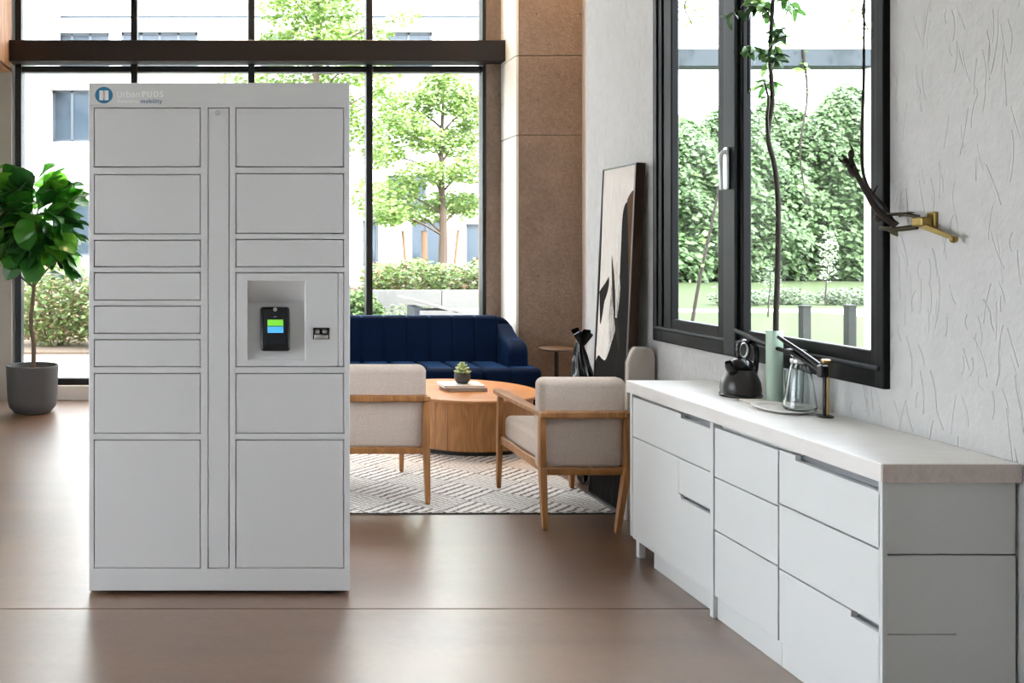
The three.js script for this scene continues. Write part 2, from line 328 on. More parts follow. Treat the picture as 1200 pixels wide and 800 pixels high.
/* ------------------------------------------------------------------ downlights: warm light on the column and the steel beam */
function downlight(x, z, power, label, cone = 0.5) {
  const t = thing('ceiling_downlight', label, 'downlight', [x, H, z], 0, 'warm ceiling downlights');
  obj('trim_ring', lathe([[0.05, -0.001], [0.07, -0.001], [0.072, -0.012], [0.062, -0.014], [0.05, -0.004]], 28), M.white, t);
  obj('lamp', cyl(0.05, 0.05, 0.004, 0, -0.004, 0, 24), std({ color: 0xfff1dd, emissive: 0xffc890, emissiveIntensity: 4 }), t);
  const s = new THREE.SpotLight(new THREE.Color().setRGB(1, 0.62, 0.33), power, 0, cone, 0.7, 2); s.position.set(x, H - 0.03, z); s.target.position.set(x, 0, z + (z < -7 ? -0.25 : 0));
  s.castShadow = true; s.shadow.radius = 3; scene.add(s, s.target);
}
downlight(2.82, -7.55, 45, 'warm ceiling downlight before the concrete column');
downlight(0.3, -7.9, 30, 'warm ceiling downlight above the left part of the steel beam');
downlight(1.8, -7.9, 30, 'warm ceiling downlight above the sofa and the right part of the steel beam');

/* ------------------------------------------------------------------ parcel locker */
{
  const D = 3.67, S = F / D, X0 = 257, lx = (px) => (px - X0) / S, ly = (py) => EYE - (py - CY) / S;   // locker face: pixels to local metres
  const dep = 0.5, fz = dep / 2, L = thing('parcel_locker', 'tall light grey metal parcel locker with two columns of doors standing on the floor', 'locker', [(X0 - CX) / S, 0, -D - fz]);
  const left = [[126, 196], [204, 274.5], [281, 313], [319, 352], [358, 391], [397.5, 430], [437, 508], [515, 666]], right = [[126, 196], [203, 274], [280, 313], [319, 430], [437, 508], [515, 666]];
  const cells = [...left.map(([a, b]) => [110, 235.5, a, b]), [243.5, 269, 126, 666], ...right.map(([a, b]) => [276, 403.5, a, b])];
  const g = 0.0035;                                          // gap round each door
  const face = plate(rectShape(lx(104), lx(410), 0.015, ly(97)), cells.map(([a, b, c, d]) => [lx(a), lx(b), ly(d), ly(c)]), 0.02, fz, 0.0015);
  const w = lx(410) - lx(104), h = ly(97);
  obj('cabinet_body', [face, span(lx(104), lx(104) + 0.012, 0.012, h, fz - 0.02, -fz), span(lx(410) - 0.012, lx(410), 0.012, h, fz - 0.02, -fz), span(lx(104), lx(410), h - 0.012, h, fz - 0.02, -fz), span(lx(104), lx(410), 0.012, 0.03, fz - 0.02, -fz), span(lx(104), lx(410), 0.012, h, -fz + 0.012, -fz)], M.locker, L);
  for (const sx of [-1, 1]) for (const sz of [-1, 1]) obj('foot', cyl(0.022, 0.026, 0.014, sx * (w / 2 - 0.06), 0.007, sz * (fz - 0.06), 16), M.darkPlastic, L);
  cells.forEach(([a, b, c, d], i) => {
    const x0 = lx(a) + g, x1 = lx(b) - g, y0 = ly(d) + g, y1 = ly(c) - g;
    if (i === 8) {
      const p = obj('centre_panel', rspan(x0, x1, y0, y1, fz - 0.022, fz, 0.002), M.locker, L, 'narrow grey centre strip');
      const k = obj('key_lock', [new THREE.TorusGeometry(0.0075, 0.0028, 10, 24).translate(lx(255), ly(132), fz + 0.001), cyl(0.006, 0.006, 0.006, 0, 0, 0, 20).rotateX(Math.PI / 2).translate(lx(255), ly(132), fz)], M.silver, p);
      return;
    }
    if (i === 12) return;
    obj('door', rspan(x0, x1, y0, y1, fz - 0.02, fz - 0.001, 0.0015), M.locker, L);
  });
  // terminal panel: a plate with a sunk alcove whose back leans away, the payment device on it
  const tp = obj('terminal_panel', plate(rectShape(lx(276) + g, lx(396) , ly(430) + g, ly(319) - g), [[lx(290), lx(358), ly(422), ly(329)], [lx(367), lx(386), ly(397.5), ly(384)]], 0.012, fz - 0.001, 0.001), M.locker, L);
  obj('side_strip', rspan(lx(396) + 0.002, lx(403.5) - g, ly(430) + g, ly(319) - g, fz - 0.014, fz - 0.001, 0.001), M.locker, L);
  const ax0 = lx(290), ax1 = lx(358), yt = ly(329), ym = ly(356), yb = ly(422), zd = fz - 0.085;
  const quad = (pts, t = 0.002) => { const gm = new THREE.BufferGeometry(); const p = pts.map((q) => V(...q)); const o = []; for (const k of [0, 1, 2, 0, 2, 3]) o.push(p[k].x, p[k].y, p[k].z); gm.setAttribute('position', new THREE.Float32BufferAttribute(o, 3)); gm.computeVertexNormals(); return metres(gm); };
  obj('alcove', [quad([[ax0, ym, zd], [ax1, ym, zd], [ax1, yt, fz - 0.01], [ax0, yt, fz - 0.01]]), quad([[ax0, yb, fz - 0.012], [ax1, yb, fz - 0.012], [ax1, ym, zd], [ax0, ym, zd]]),
    quad([[ax0, yb, fz - 0.012], [ax0, ym, zd], [ax0, yt, fz - 0.01], [ax0, yt, fz - 0.01]]), quad([[ax1, yb, fz - 0.012], [ax1, yt, fz - 0.01], [ax1, ym, zd], [ax1, ym, zd]])], M.locker, tp);
  const tilt = Math.atan2(fz - 0.012 - zd, ym - yb);          // lean of the alcove's back
  const scr = canvasTexture(256, 384, (c) => { c.fillStyle = '#07090d'; c.fillRect(0, 0, 256, 384); c.fillStyle = '#6fc23a'; c.fillRect(40, 108, 176, 68); c.fillStyle = '#2f7d55'; c.fillRect(40, 176, 176, 10); c.fillStyle = '#4aa0ea'; c.fillRect(40, 188, 176, 68); c.fillStyle = '#8a8f98'; c.fillRect(110, 72, 36, 5); });
  const dev = obj('payment_terminal', [rbox(0.116, 0.176, 0.03, 0.012)], M.darkPlastic, L, 'black handheld terminal');
  dev.position.set(lx(323), ly(386), zd + 0.055); dev.rotation.x = -tilt * 0.85;
  const sm = obj('screen', metres(new THREE.BoxGeometry(0.09, 0.135, 0.002)), std({ map: scr, emissive: 0xffffff, emissiveMap: scr, emissiveIntensity: 0.55, roughness: 0.2 }), dev);
  { const u = sm.geometry.attributes.uv, p = sm.geometry.attributes.position; for (let i = 0; i < u.count; i++) u.setXY(i, p.getX(i) / 0.09 + 0.5, p.getY(i) / 0.135 + 0.5); }
  sm.position.set(0, 0.004, 0.0152);
  obj('camera_lens', cyl(0.008, 0.008, 0.003, 0, 0, 0, 20).rotateX(Math.PI / 2).translate(0, 0.0745, 0.0155), M.silver, dev);
  const rx0 = lx(367), rx1 = lx(386), ry0 = ly(397.5), ry1 = ly(384);
  const rd = obj('card_reader', [span(rx0, rx1, ry0, ry1, fz - 0.04, fz - 0.03), span(rx0, rx0 + 0.004, ry0, ry1, fz - 0.04, fz + 0.002), span(rx1 - 0.004, rx1, ry0, ry1, fz - 0.04, fz + 0.002), span(rx0, rx1, ry1 - 0.004, ry1, fz - 0.04, fz + 0.002)], M.darkPlastic, L, 'small dark card slot');
  obj('slot_key', [rspan(rx0 + 0.008, (rx0 + rx1) / 2 - 0.006, ry0 + 0.022, ry1 - 0.008, fz - 0.032, fz - 0.004, 0.003), rspan((rx0 + rx1) / 2 + 0.006, rx1 - 0.008, ry0 + 0.022, ry1 - 0.008, fz - 0.032, fz - 0.004, 0.003), rspan(rx0 + 0.005, rx1 - 0.005, ry0, ry0 + 0.018, fz - 0.032, fz + 0.004, 0.003)], M.silver, rd);
  // header with the printed mark
  const head = canvasTexture(2048, 176, (c, W, Hh) => {
    c.fillStyle = '#e2e2e2'; c.fillRect(0, 0, W, Hh); const k = 2048 / 306;
    c.fillStyle = '#2f7ba3'; c.beginPath(); c.arc(17 * k, 14 * k, 10.4 * k, 0, 7); c.fill();
    c.fillStyle = '#f3fbff'; c.fillRect(11.6 * k, 8 * k, 4.9 * k, 12.4 * k); c.fillRect(17.6 * k, 8 * k, 4.9 * k, 12.4 * k);
    c.fillStyle = '#e3c1ae'; c.fillRect(15.6 * k, 10 * k, 2.8 * k, 8.4 * k);
    c.fillStyle = '#ffffff'; c.font = `${11 * k}px sans-serif`; c.fillText('Urban', 32 * k, 17 * k, 28 * k); c.font = `bold ${10.5 * k}px sans-serif`; c.fillText('PUDS', 61 * k, 16.6 * k, 27 * k);
    c.font = `${5 * k}px sans-serif`; c.fillText('Powered by', 33 * k, 23.6 * k, 25 * k); c.fillStyle = '#55799a'; c.font = `bold ${6.4 * k}px sans-serif`; c.fillText('mobility', 60 * k, 24 * k, 28 * k);
  });
  const hp = obj('header_panel', new THREE.BoxGeometry(w - 0.006, ly(98.5) - ly(123), 0.002).translate((lx(104) + lx(410)) / 2, (ly(98.5) + ly(123)) / 2, fz + 0.001), std({ map: head, roughness: 0.5 }), L, 'grey header strip with a blue round mark and white lettering');
}
/* ------------------------------------------------------------------ sideboard of three white units under one worktop */
const SB = { x: 1.80, top: 0.77, under: 0.718, back: 2.168 };
{
  const zs = [-4.135, -3.432, -3.036, -2.556];
  const unit = (i, label) => thing('sideboard_cabinet', label, 'cabinet', [0, 0, 0]);
  const front = (o, name, z0, z1, y0, y1, notch, dark) => {      // a front in the plane x = SB.x; notch [za, zb] along its top edge
    const pts = [[-z0, y0], [-z1, y0], [-z1, y1]];
    if (notch) { pts[2] = [-z1, y1 - 0.016]; pts.push([-notch[0], y1 - 0.016], [-notch[0], y1]); }   // the notch runs out at the near end
    pts.push([-z0, y1]);
    const sh = new THREE.Shape(pts.map(([a, b]) => new THREE.Vector2(-a, b)));
    const g = new THREE.ExtrudeGeometry(sh, { depth: 0.015, bevelEnabled: true, bevelSize: 0.0012, bevelOffset: -0.0012, bevelThickness: 0.0015, bevelSegments: 1 }).rotateY(-Math.PI / 2);
    g.translate(SB.x + 0.0165, 0, 0);
    const m = obj(name, metres(g), M.cabinet, o);
    if (notch) obj('finger_pull', [rspan(SB.x + 0.012, SB.x + 0.03, y1 - 0.02, y1 - 0.014, notch[0], notch[1], 0.001, 1), span(SB.x + 0.024, SB.x + 0.03, y1 - 0.02, y1 + 0.002, notch[0], notch[1])], M.aluminium, m, 'grey metal finger pull');
    return m;
  };
  const carcass = (o, za, zb) => { obj('carcass', [span(SB.x + 0.03, SB.back - 0.005, 0.075, SB.under, za, zb)], M.cabinet, o); };
  const g = 0.0025;
  // far unit: one drawer over a tall pull-out front
  const a = unit(0, 'far white sideboard unit next to the right armchair, a drawer above one deep front'); carcass(a, zs[0] + 0.02, zs[1] - 0.002);
  obj('side_panel', rspan(SB.x - 0.002, SB.back - 0.005, 0.09, SB.under, zs[0], zs[0] + 0.018, 0.002), M.cabinet, a);
  obj('foot', rspan(SB.x + 0.02, SB.x + 0.05, 0, 0.09, zs[0] + 0.01, zs[0] + 0.04, 0.003), M.cabinet, a); obj('foot', rspan(SB.back - 0.06, SB.back - 0.03, 0, 0.09, zs[0] + 0.01, zs[0] + 0.04, 0.003), M.cabinet, a);
  front(a, 'drawer', zs[0] + 0.022, zs[1] - 0.028, 0.531, SB.under - 0.014, [zs[1] - 0.25, zs[1] - 0.03]);
  front(a, 'drawer', zs[1] - 0.27 + g, zs[1] - 0.028, 0.391, 0.527, null);
  const pts = [[zs[0] + 0.022, 0.085], [zs[1] - 0.028, 0.085], [zs[1] - 0.028, 0.372], [zs[1] - 0.25, 0.372], [zs[1] - 0.25, 0.387], [zs[1] - 0.27, 0.387], [zs[1] - 0.27, 0.527], [zs[0] + 0.022, 0.527]];
  const dg = new THREE.ExtrudeGeometry(new THREE.Shape(pts.map(([z, y]) => new THREE.Vector2(z, y))), { depth: 0.015, bevelEnabled: true, bevelSize: 0.0012, bevelOffset: -0.0012, bevelThickness: 0.0015, bevelSegments: 1 }).rotateY(-Math.PI / 2).translate(SB.x + 0.0165, 0, 0);
  const dd = obj('deep_front', metres(dg), M.cabinet, a);
  obj('finger_pull', [rspan(SB.x + 0.006, SB.x + 0.03, 0.369, 0.377, zs[1] - 0.248, zs[1] - 0.03, 0.001, 1), span(SB.x + 0.02, SB.x + 0.03, 0.37, 0.389, zs[1] - 0.248, zs[1] - 0.03)], M.aluminium, dd, 'grey metal finger pull');
  obj('plinth', rspan(SB.x + 0.03, SB.x + 0.05, 0, 0.08, zs[0] + 0.16, zs[1], 0.002), M.cabinet, a);
  obj('corner_post', rspan(SB.x - 0.003, SB.x + 0.05, 0, SB.under, zs[1] - 0.025, zs[1] - 0.002, 0.002), M.cabinet, a);
  // middle unit: three narrow drawers
  const b = unit(1, 'middle white sideboard unit with three narrow drawers'); carcass(b, zs[1], zs[2]);
  [[0.085, 0.322], [0.327, 0.516], [0.521, 0.700]].forEach(([y0, y1], k) => front(b, 'drawer', zs[1] + 0.003, zs[2] - 0.004, y0, y1, null));
  obj('plinth', rspan(SB.x + 0.012, SB.x + 0.032, 0, 0.078, zs[1], zs[2], 0.002), M.cabinet, b);
  // near unit: three wide drawers and the end panel towards the photographer
  const c = unit(2, 'near white sideboard unit with three wide drawers and a grooved end panel'); carcass(c, zs[2] + 0.001, zs[3] - 0.02);
  [[0.085, 0.317, [zs[3] - 0.13, zs[3] - 0.02]], [0.322, 0.527, null], [0.532, 0.704, [zs[2] + 0.09, zs[3] - 0.012]]].forEach(([y0, y1, n]) => front(c, 'drawer', zs[2] + 0.004, zs[3] - 0.012, y0, y1, n));
  obj('plinth', rspan(SB.x + 0.012, SB.x + 0.032, 0, 0.078, zs[2], zs[3] - 0.02, 0.002), M.cabinet, c);
  obj('end_panel', rspan(SB.x, SB.back - 0.006, 0.522, SB.under, zs[3] - 0.018, zs[3], 0.0015), M.cabinet, c);
  obj('end_panel', plate(rectShape(SB.x, SB.back - 0.006, 0, 0.517), [[SB.x + 0.012, SB.x + 0.2, 0.3015, 0.304]], 0.016, zs[3], 0.0008), M.cabinet, c);
  obj('corner_post', rspan(SB.x - 0.002, SB.x + 0.012, 0, SB.under, zs[3] - 0.011, zs[3] + 0.001, 0.0015), M.cabinet, c);
  const w = thing('worktop', 'pale limewashed worktop lying along the three white sideboard units', 'worktop', [0, 0, 0]);
  obj('slab', rspan(SB.x - 0.012, SB.back, SB.under, SB.top, -4.15, -2.545, 0.003), M.worktop, w);
  obj('end_edge', rspan(SB.x - 0.011, SB.back - 0.001, SB.under + 0.001, SB.top - 0.001, -2.5445, -2.5405, 0.001, 1), M.worktopEdge, w, 'brownish end grain edge');
}
/* ------------------------------------------------------------------ rug */
{
  const rugTex = (bump) => canvasTexture(2048, 2048, (c, W, Hh) => {
    c.fillStyle = bump ? '#b0b0b0' : '#efebe6'; c.fillRect(0, 0, W, Hh);
    const k = W / 2.4, cw = 0.4 * k, chh = 0.4 * k;                 // diamonds of 0.3 m filled with raked lines
    for (let j = -1; j < 14; j++) for (let i = -1; i < 8; i++) {
      const cx = i * cw + (j & 1 ? cw / 2 : 0), cy = j * chh / 2;
      c.save(); c.beginPath(); c.moveTo(cx, cy - chh / 2); c.lineTo(cx + cw / 2, cy); c.lineTo(cx, cy + chh / 2); c.lineTo(cx - cw / 2, cy); c.closePath(); c.clip();
      c.translate(cx, cy); c.rotate((j & 1 ? 1 : -1) * Math.PI / 4); const fine = j & 1, gap = fine ? 0.027 : 0.046; c.lineWidth = (fine ? 0.008 : 0.016) * k;
      for (let q = -14; q <= 14; q++) { const t = rnd() * 46 | 0, tone = `rgb(${118 + t},${110 + t},${103 + t})`; c.strokeStyle = bump ? '#404040' : tone; c.beginPath(); c.moveTo(-cw, q * gap * k); for (let x = -cw; x <= cw; x += 12) c.lineTo(x, q * gap * k + rr(-4, 4)); c.stroke(); }
      c.restore();
    }
    for (let i = 0; i < 60000; i++) { const t = rnd(); c.fillStyle = bump ? `rgba(${t > 0.5 ? 255 : 0},${t > 0.5 ? 255 : 0},${t > 0.5 ? 255 : 0},0.16)` : `rgba(${t > 0.5 ? '255,250,244' : '96,88,82'},0.14)`; c.fillRect(rnd() * W, rnd() * Hh, 2 + rnd() * 7, 2 + rnd() * 3); }
  }, !bump, [1 / 2.4, 1 / 2.4]);
  const m = std({ map: rugTex(false), bumpMap: rugTex(true), bumpScale: 0.006, roughness: 1 });
  const r = thing('area_rug', 'cream woven area rug with grey raked diamond lines under the armchairs and table', 'rug', [0.92, 0, -6.0]);
  obj('pile', rbox(2.16, 0.009, 2.44, 0.004, 0, 0.0055, 0), m, r);
  obj('binding', [rbox(2.17, 0.006, 0.012, 0.003, 0, 0.003, 1.222), rbox(2.17, 0.006, 0.012, 0.003, 0, 0.003, -1.222), rbox(0.012, 0.006, 2.44, 0.003, 1.082, 0.003, 0), rbox(0.012, 0.006, 2.44, 0.003, -1.082, 0.003, 0)], std({ color: 0x4d453f, roughness: 1 }), r, 'dark edge binding');
}
const RUG = 0.0105;
/* ------------------------------------------------------------------ armchairs: oak frame, linen cushions */
function armchair(label, x, z, y, w, depth, frontRaise, hLeg) {      // origin at the middle of the rear legs; the chair looks to -z
  const t = thing('armchair', label, 'armchair', [x, y, z]);
  const hw = w / 2, F0 = -depth, rail = 0.545;
  for (const s of [-1, 1]) {
    const rear = s > 0 && hLeg ? hLeg : 0;
    obj('leg', [taper([s * hw - rear, 0, 0.035 + rear * 0.6], [s * hw, 0.3, 0], 0.026, 0.028, 0.036, 0.04), taper([s * hw, 0.29, 0], [s * hw, rail, -0.005], 0.036, 0.04, 0.03, 0.034)], M.chairWood, t);
    obj('leg', taper([s * hw, frontRaise, F0 - 0.02], [s * hw, rail - 0.01, F0 + 0.02], 0.026, 0.028, 0.034, 0.04), M.chairWood, t);
    const pts = [];
    const arm = new THREE.ExtrudeGeometry(new THREE.Shape().setFromPoints(new THREE.SplineCurve([[0.012, 0.03], [0.02, -0.1], [0.03, -0.35], [0.034, F0 + 0.06], [0.02, F0 - 0.045], [-0.018, F0 - 0.045], [-0.026, F0 + 0.06], [-0.02, -0.35], [-0.014, -0.1], [-0.014, 0.03]].map(([a, b]) => new THREE.Vector2(a, b))).getPoints(50)), { depth: 0.014, bevelEnabled: true, bevelSize: 0.004, bevelThickness: 0.005, bevelSegments: 2 }).rotateX(Math.PI / 2);
    obj('armrest', metres(arm.translate(s * hw, rail + 0.012, 0)), M.chairWood, t);
    obj('side_rail', rbox(0.022, 0.045, depth - 0.02, 0.006, s * (hw - 0.012), 0.285, F0 / 2), M.chairWood, t);
  }
  obj('back_rail', rspan(-hw - 0.005, hw + 0.005, rail - 0.014, rail + 0.022, -0.012, 0.018, 0.008), M.chairWood, t);
  obj('rear_rail', rspan(-hw, hw, 0.255, 0.29, -0.03, 0.004, 0.006), M.chairWood, t); obj('front_rail', rspan(-hw, hw, 0.255, 0.295, F0 + 0.01, F0 + 0.035, 0.006), M.chairWood, t);
  // cushions: soft boxes with a crown
  const soft = (w0, h0, d0, r, crown) => { const g = new RoundedBoxGeometry(w0, h0, d0, 6, r), p = g.attributes.position; for (let i = 0; i < p.count; i++) { const a = 1 - (2 * p.getX(i) / w0) ** 2, b = 1 - (2 * p.getZ(i) / d0) ** 2; p.setY(i, p.getY(i) + Math.sign(p.getY(i)) * crown * Math.max(0, a) * Math.max(0, b)); } g.computeVertexNormals(); return g; };
  obj('seat_cushion', metres(soft(w - 0.05, 0.135, depth - 0.03, 0.035, 0.012).translate(0, 0.355, F0 / 2 - 0.02)), M.linen, t);
  const bg = new RoundedBoxGeometry(w + 0.014, 0.45, 0.1, 6, 0.035), bp = bg.attributes.position; for (let i = 0; i < bp.count; i++) { const x2 = 2 * bp.getX(i) / w, yy = bp.getY(i) + 0.225; bp.setZ(i, bp.getZ(i) * (0.8 + 0.25 * yy / 0.43) + 0.012 * yy / 0.43 - 0.004 * (1 - x2 * x2)); if (bp.getY(i) > 0) bp.setY(i, bp.getY(i) + 0.006 * (1 - x2 * x2)); }
  bg.computeVertexNormals();
  obj('backrest', metres(bg.translate(0, 0.278 + 0.216, -0.071)), M.linen, t);
  return t;
}
armchair('beige linen armchair with oak frame beside the sideboard, its left armrest showing', 1.755, -4.54, 0, 0.41, 0.7, RUG, 0.085);
armchair('beige linen armchair with oak frame half hidden behind the grey parcel locker', 0.79, -4.96, RUG, 0.58, 0.67, 0, 0);
/* ------------------------------------------------------------------ coffee table, magazines, succulent */
{
  const cx = 1.66, cz = -6.5, t = thing('coffee_table', 'round oak drum coffee table standing on the rug before the sofa', 'table', [cx, RUG, cz]);
  obj('plinth', cyl(0.445, 0.445, 0.03, 0, 0.015, 0, 64), M.blackBrown, t);
  const n = 36;                                                // staves of the drum
  for (let i = 0; i < n; i++) {
    const a = 2 * Math.PI * i / n, w = 2 * 0.47 * Math.tan(Math.PI / n) - 0.0012, g = rbox(w, 0.315, 0.022, 0.003, 0, 0.03 + 0.1575, 0.47 - 0.011, 1);
    const k = g.attributes.uv; for (let j = 0; j < k.count; j++) k.setXY(j, k.getX(j) * 2 + i * 0.31, k.getY(j) * 1.2 + (i * 7 % 5) * 0.2);
    obj('stave', g.rotateY(a), M.tableWood, t);
  }
  obj('drum_core', cyl(0.44, 0.44, 0.31, 0, 0.187, 0, 48), M.blackBrown, t);
  obj('tabletop', metres(lathe([[0, 0.345], [0.5, 0.345], [0.515, 0.348], [0.52, 0.356], [0.518, 0.364], [0.51, 0.367], [0, 0.367]], 72), 1.4), M.tableTop, t);
  const top = RUG + 0.367;
  const mag = (name, label, w, d, h, x, y, z, turn, cover, pages) => { const o = thing(name, label, 'magazine', [x, y, z], turn); obj('cover', [rbox(w, 0.0025, d, 0.001, 0, h - 0.00125, 0, 1), rbox(w, 0.0025, d, 0.001, 0, 0.00125, 0, 1), rbox(0.003, h, d, 0.001, -w / 2, h / 2, 0, 1)], cover, o); obj('pages', rbox(w - 0.008, h - 0.005, d - 0.008, 0.001, 0.001, h / 2, 0, 1), pages, o); return o; };
  const paper = std({ color: 0xded6cc, roughness: 0.9 });
  mag('magazine', 'lower thick magazine with a brown cover on the coffee table', 0.27, 0.2, 0.022, 1.665, top, -6.47, 0.12, std({ color: 0x8a7060, roughness: 0.6 }), std({ color: 0xa8988a, roughness: 0.9 }));
  mag('magazine', 'upper magazine with a white cover under the succulent', 0.28, 0.21, 0.02, 1.65, top + 0.022, -6.48, 0.02, std({ color: 0xd6d8da, roughness: 0.5 }), paper);
  const p = thing('potted_succulent', 'green rosette succulent in a dark round pot on the magazines', 'succulent', [1.66, top + 0.042, -6.48]);
  obj('pot', lathe([[0, 0], [0.03, 0], [0.045, 0.012], [0.056, 0.035], [0.058, 0.055], [0.052, 0.072], [0.047, 0.072], [0.048, 0.06], [0, 0.058]], 36), std({ color: 0x35322f, roughness: 0.5 }), p);
  const sm = leafMat(0xbccb92, 0.15), sm2 = leafMat(0x98b06e, 0.15);
  for (let ring = 0; ring < 4; ring++) { const k = [11, 9, 7, 4][ring]; for (let i = 0; i < k; i++) {
    const g = new THREE.SphereGeometry(1, 10, 8).scale(0.0165, 0.007, 0.034 - ring * 0.003), q = g.attributes.position; for (let j = 0; j < q.count; j++) { const zz = q.getZ(j) / 0.034; q.setX(j, q.getX(j) * (1 - 0.35 * Math.max(0, zz * zz * zz))); }
    g.translate(0, 0, 0.03).rotateX(-[0.25, 0.6, 0.95, 1.3][ring]).rotateY(i / k * 6.283 + ring * 0.4).translate(0, 0.068 + ring * 0.009, 0); g.computeVertexNormals();
    obj('leaf', g, (i + ring) % 2 ? sm : sm2, p);
  } }
}
/* ------------------------------------------------------------------ sofa */
{
  const t = thing('sofa', 'navy blue velvet sofa with channelled seat and back before the tall window', 'sofa', [1.25, 0, -7.58]);
  const hw = 1.2, n = 11, ix = 1.03, cw = 2 * ix / n;             // local: x along the sofa, +z towards the photographer
  obj('base', rspan(-hw, hw + 0.02, 0.09, 0.3, -0.3, 0.28, 0.03, 4), M.velvet, t);
  for (const sx of [-1, 1]) for (const sz of [-0.22, 0.2]) obj('leg', cyl(0.022, 0.014, 0.09, sx * (hw - 0.1), 0.045, sz, 16), M.blackBrown, t);
  const chan = (w, h, d, r) => new RoundedBoxGeometry(w, h, d, 5, r);
  const seatN = 11, sw = 2 * (hw + 0.02) / seatN;
  for (let i = 0; i < seatN; i++) obj('seat_channel', metres(chan(sw + 0.008, 0.15, 0.52, 0.04).translate(-hw - 0.01 + sw * (i + 0.5), 0.345, 0.055)), M.velvet, t);
  for (let i = 0; i < n; i++) {
    const g = chan(cw + 0.02, 0.5, 0.16, 0.035), x = -ix + cw * (i + 0.5); g.rotateX(-0.1).translate(x, 0.54, -0.235);
    obj('back_channel', metres(g), M.velvet, t);
  }
  // back shell, its top rounding over and falling to the arms
  const sh = new THREE.Shape(); sh.moveTo(-hw, 0.12); sh.lineTo(hw, 0.12); sh.lineTo(hw, 0.56); sh.bezierCurveTo(hw - 0.02, 0.72, hw - 0.06, 0.775, hw - 0.2, 0.775); sh.lineTo(-hw + 0.2, 0.775); sh.bezierCurveTo(-hw + 0.06, 0.775, -hw + 0.02, 0.72, -hw, 0.56);
  const shell = new THREE.ExtrudeGeometry(sh, { depth: 0.07, bevelEnabled: true, bevelSize: 0.03, bevelThickness: 0.035, bevelOffset: -0.02, bevelSegments: 5, curveSegments: 20 });
  obj('back_shell', metres(toCreasedNormals(shell, 0.9).translate(0, 0, -0.375)), M.velvet, t);
  for (const s of [-1, 1]) {
    const a = new THREE.Shape(); a.moveTo(-0.26, 0.12); a.lineTo(0.15, 0.12); a.lineTo(0.15, 0.5); a.bezierCurveTo(0.15, 0.58, 0.1, 0.6, 0.02, 0.605); a.bezierCurveTo(-0.1, 0.62, -0.2, 0.66, -0.26, 0.7);
    const g = new THREE.ExtrudeGeometry(a, { depth: 0.07, bevelEnabled: true, bevelSize: 0.04, bevelThickness: 0.045, bevelOffset: -0.025, bevelSegments: 6, curveSegments: 16 }).rotateY(-Math.PI / 2);
    obj('arm', metres(toCreasedNormals(g, 0.9).translate(s * (hw - 0.1) + 0.035, 0, 0)), M.velvet, t);
  }
}
{
  const t = thing('side_table', 'small round dark side table with a thin stem between sofa and column', 'table', [2.71, 0, -7.6]);
  obj('tabletop', lathe([[0, 0.525], [0.128, 0.525], [0.135, 0.532], [0.135, 0.54], [0.13, 0.546], [0, 0.546]], 40), std({ color: 0x4e4238, roughness: 0.5 }), t);
  obj('stem', cyl(0.016, 0.016, 0.51, 0, 0.27, 0, 16), M.blackBrown, t); obj('foot', lathe([[0, 0], [0.12, 0], [0.12, 0.008], [0.03, 0.018], [0, 0.018]], 32), M.blackBrown, t);
}
/* ------------------------------------------------------------------ fiddle-leaf fig in a grey pot */
function leafGeo(len, wid, bend, wave, fold, obovate = 0.62) {      // a leaf from its stalk at 0 along +z, 4 x 8 cells
  const nu = 8, nv = 4, p = [], uv = [], idx = [];
  for (let i = 0; i <= nu; i++) for (let j = 0; j <= nv; j++) {
    const t = i / nu, s = j / nv * 2 - 1, e = Math.pow(Math.sin(Math.PI * Math.pow(t, obovate < 0.6 ? 0.8 : 1.25)), 0.75) * (0.72 + 0.35 * t);
    const half = wid / 2 * (i === 0 ? 0.04 : i === nu ? 0.12 : e);
    p.push(s * half, -bend * t * t * len + Math.abs(s) * half * fold + wave * half * Math.sin(t * 11 + s * 2) * Math.abs(s), t * len); uv.push(j / nv, t);
  }
  for (let i = 0; i < nu; i++) for (let j = 0; j < nv; j++) { const a = i * (nv + 1) + j, b = a + nv + 1; idx.push(a, b, a + 1, a + 1, b, b + 1); }
  const g = new THREE.BufferGeometry(); g.setAttribute('position', new THREE.Float32BufferAttribute(p, 3)); g.setAttribute('uv', new THREE.Float32BufferAttribute(uv, 2)); g.setIndex(idx); g.computeVertexNormals(); return g;
}
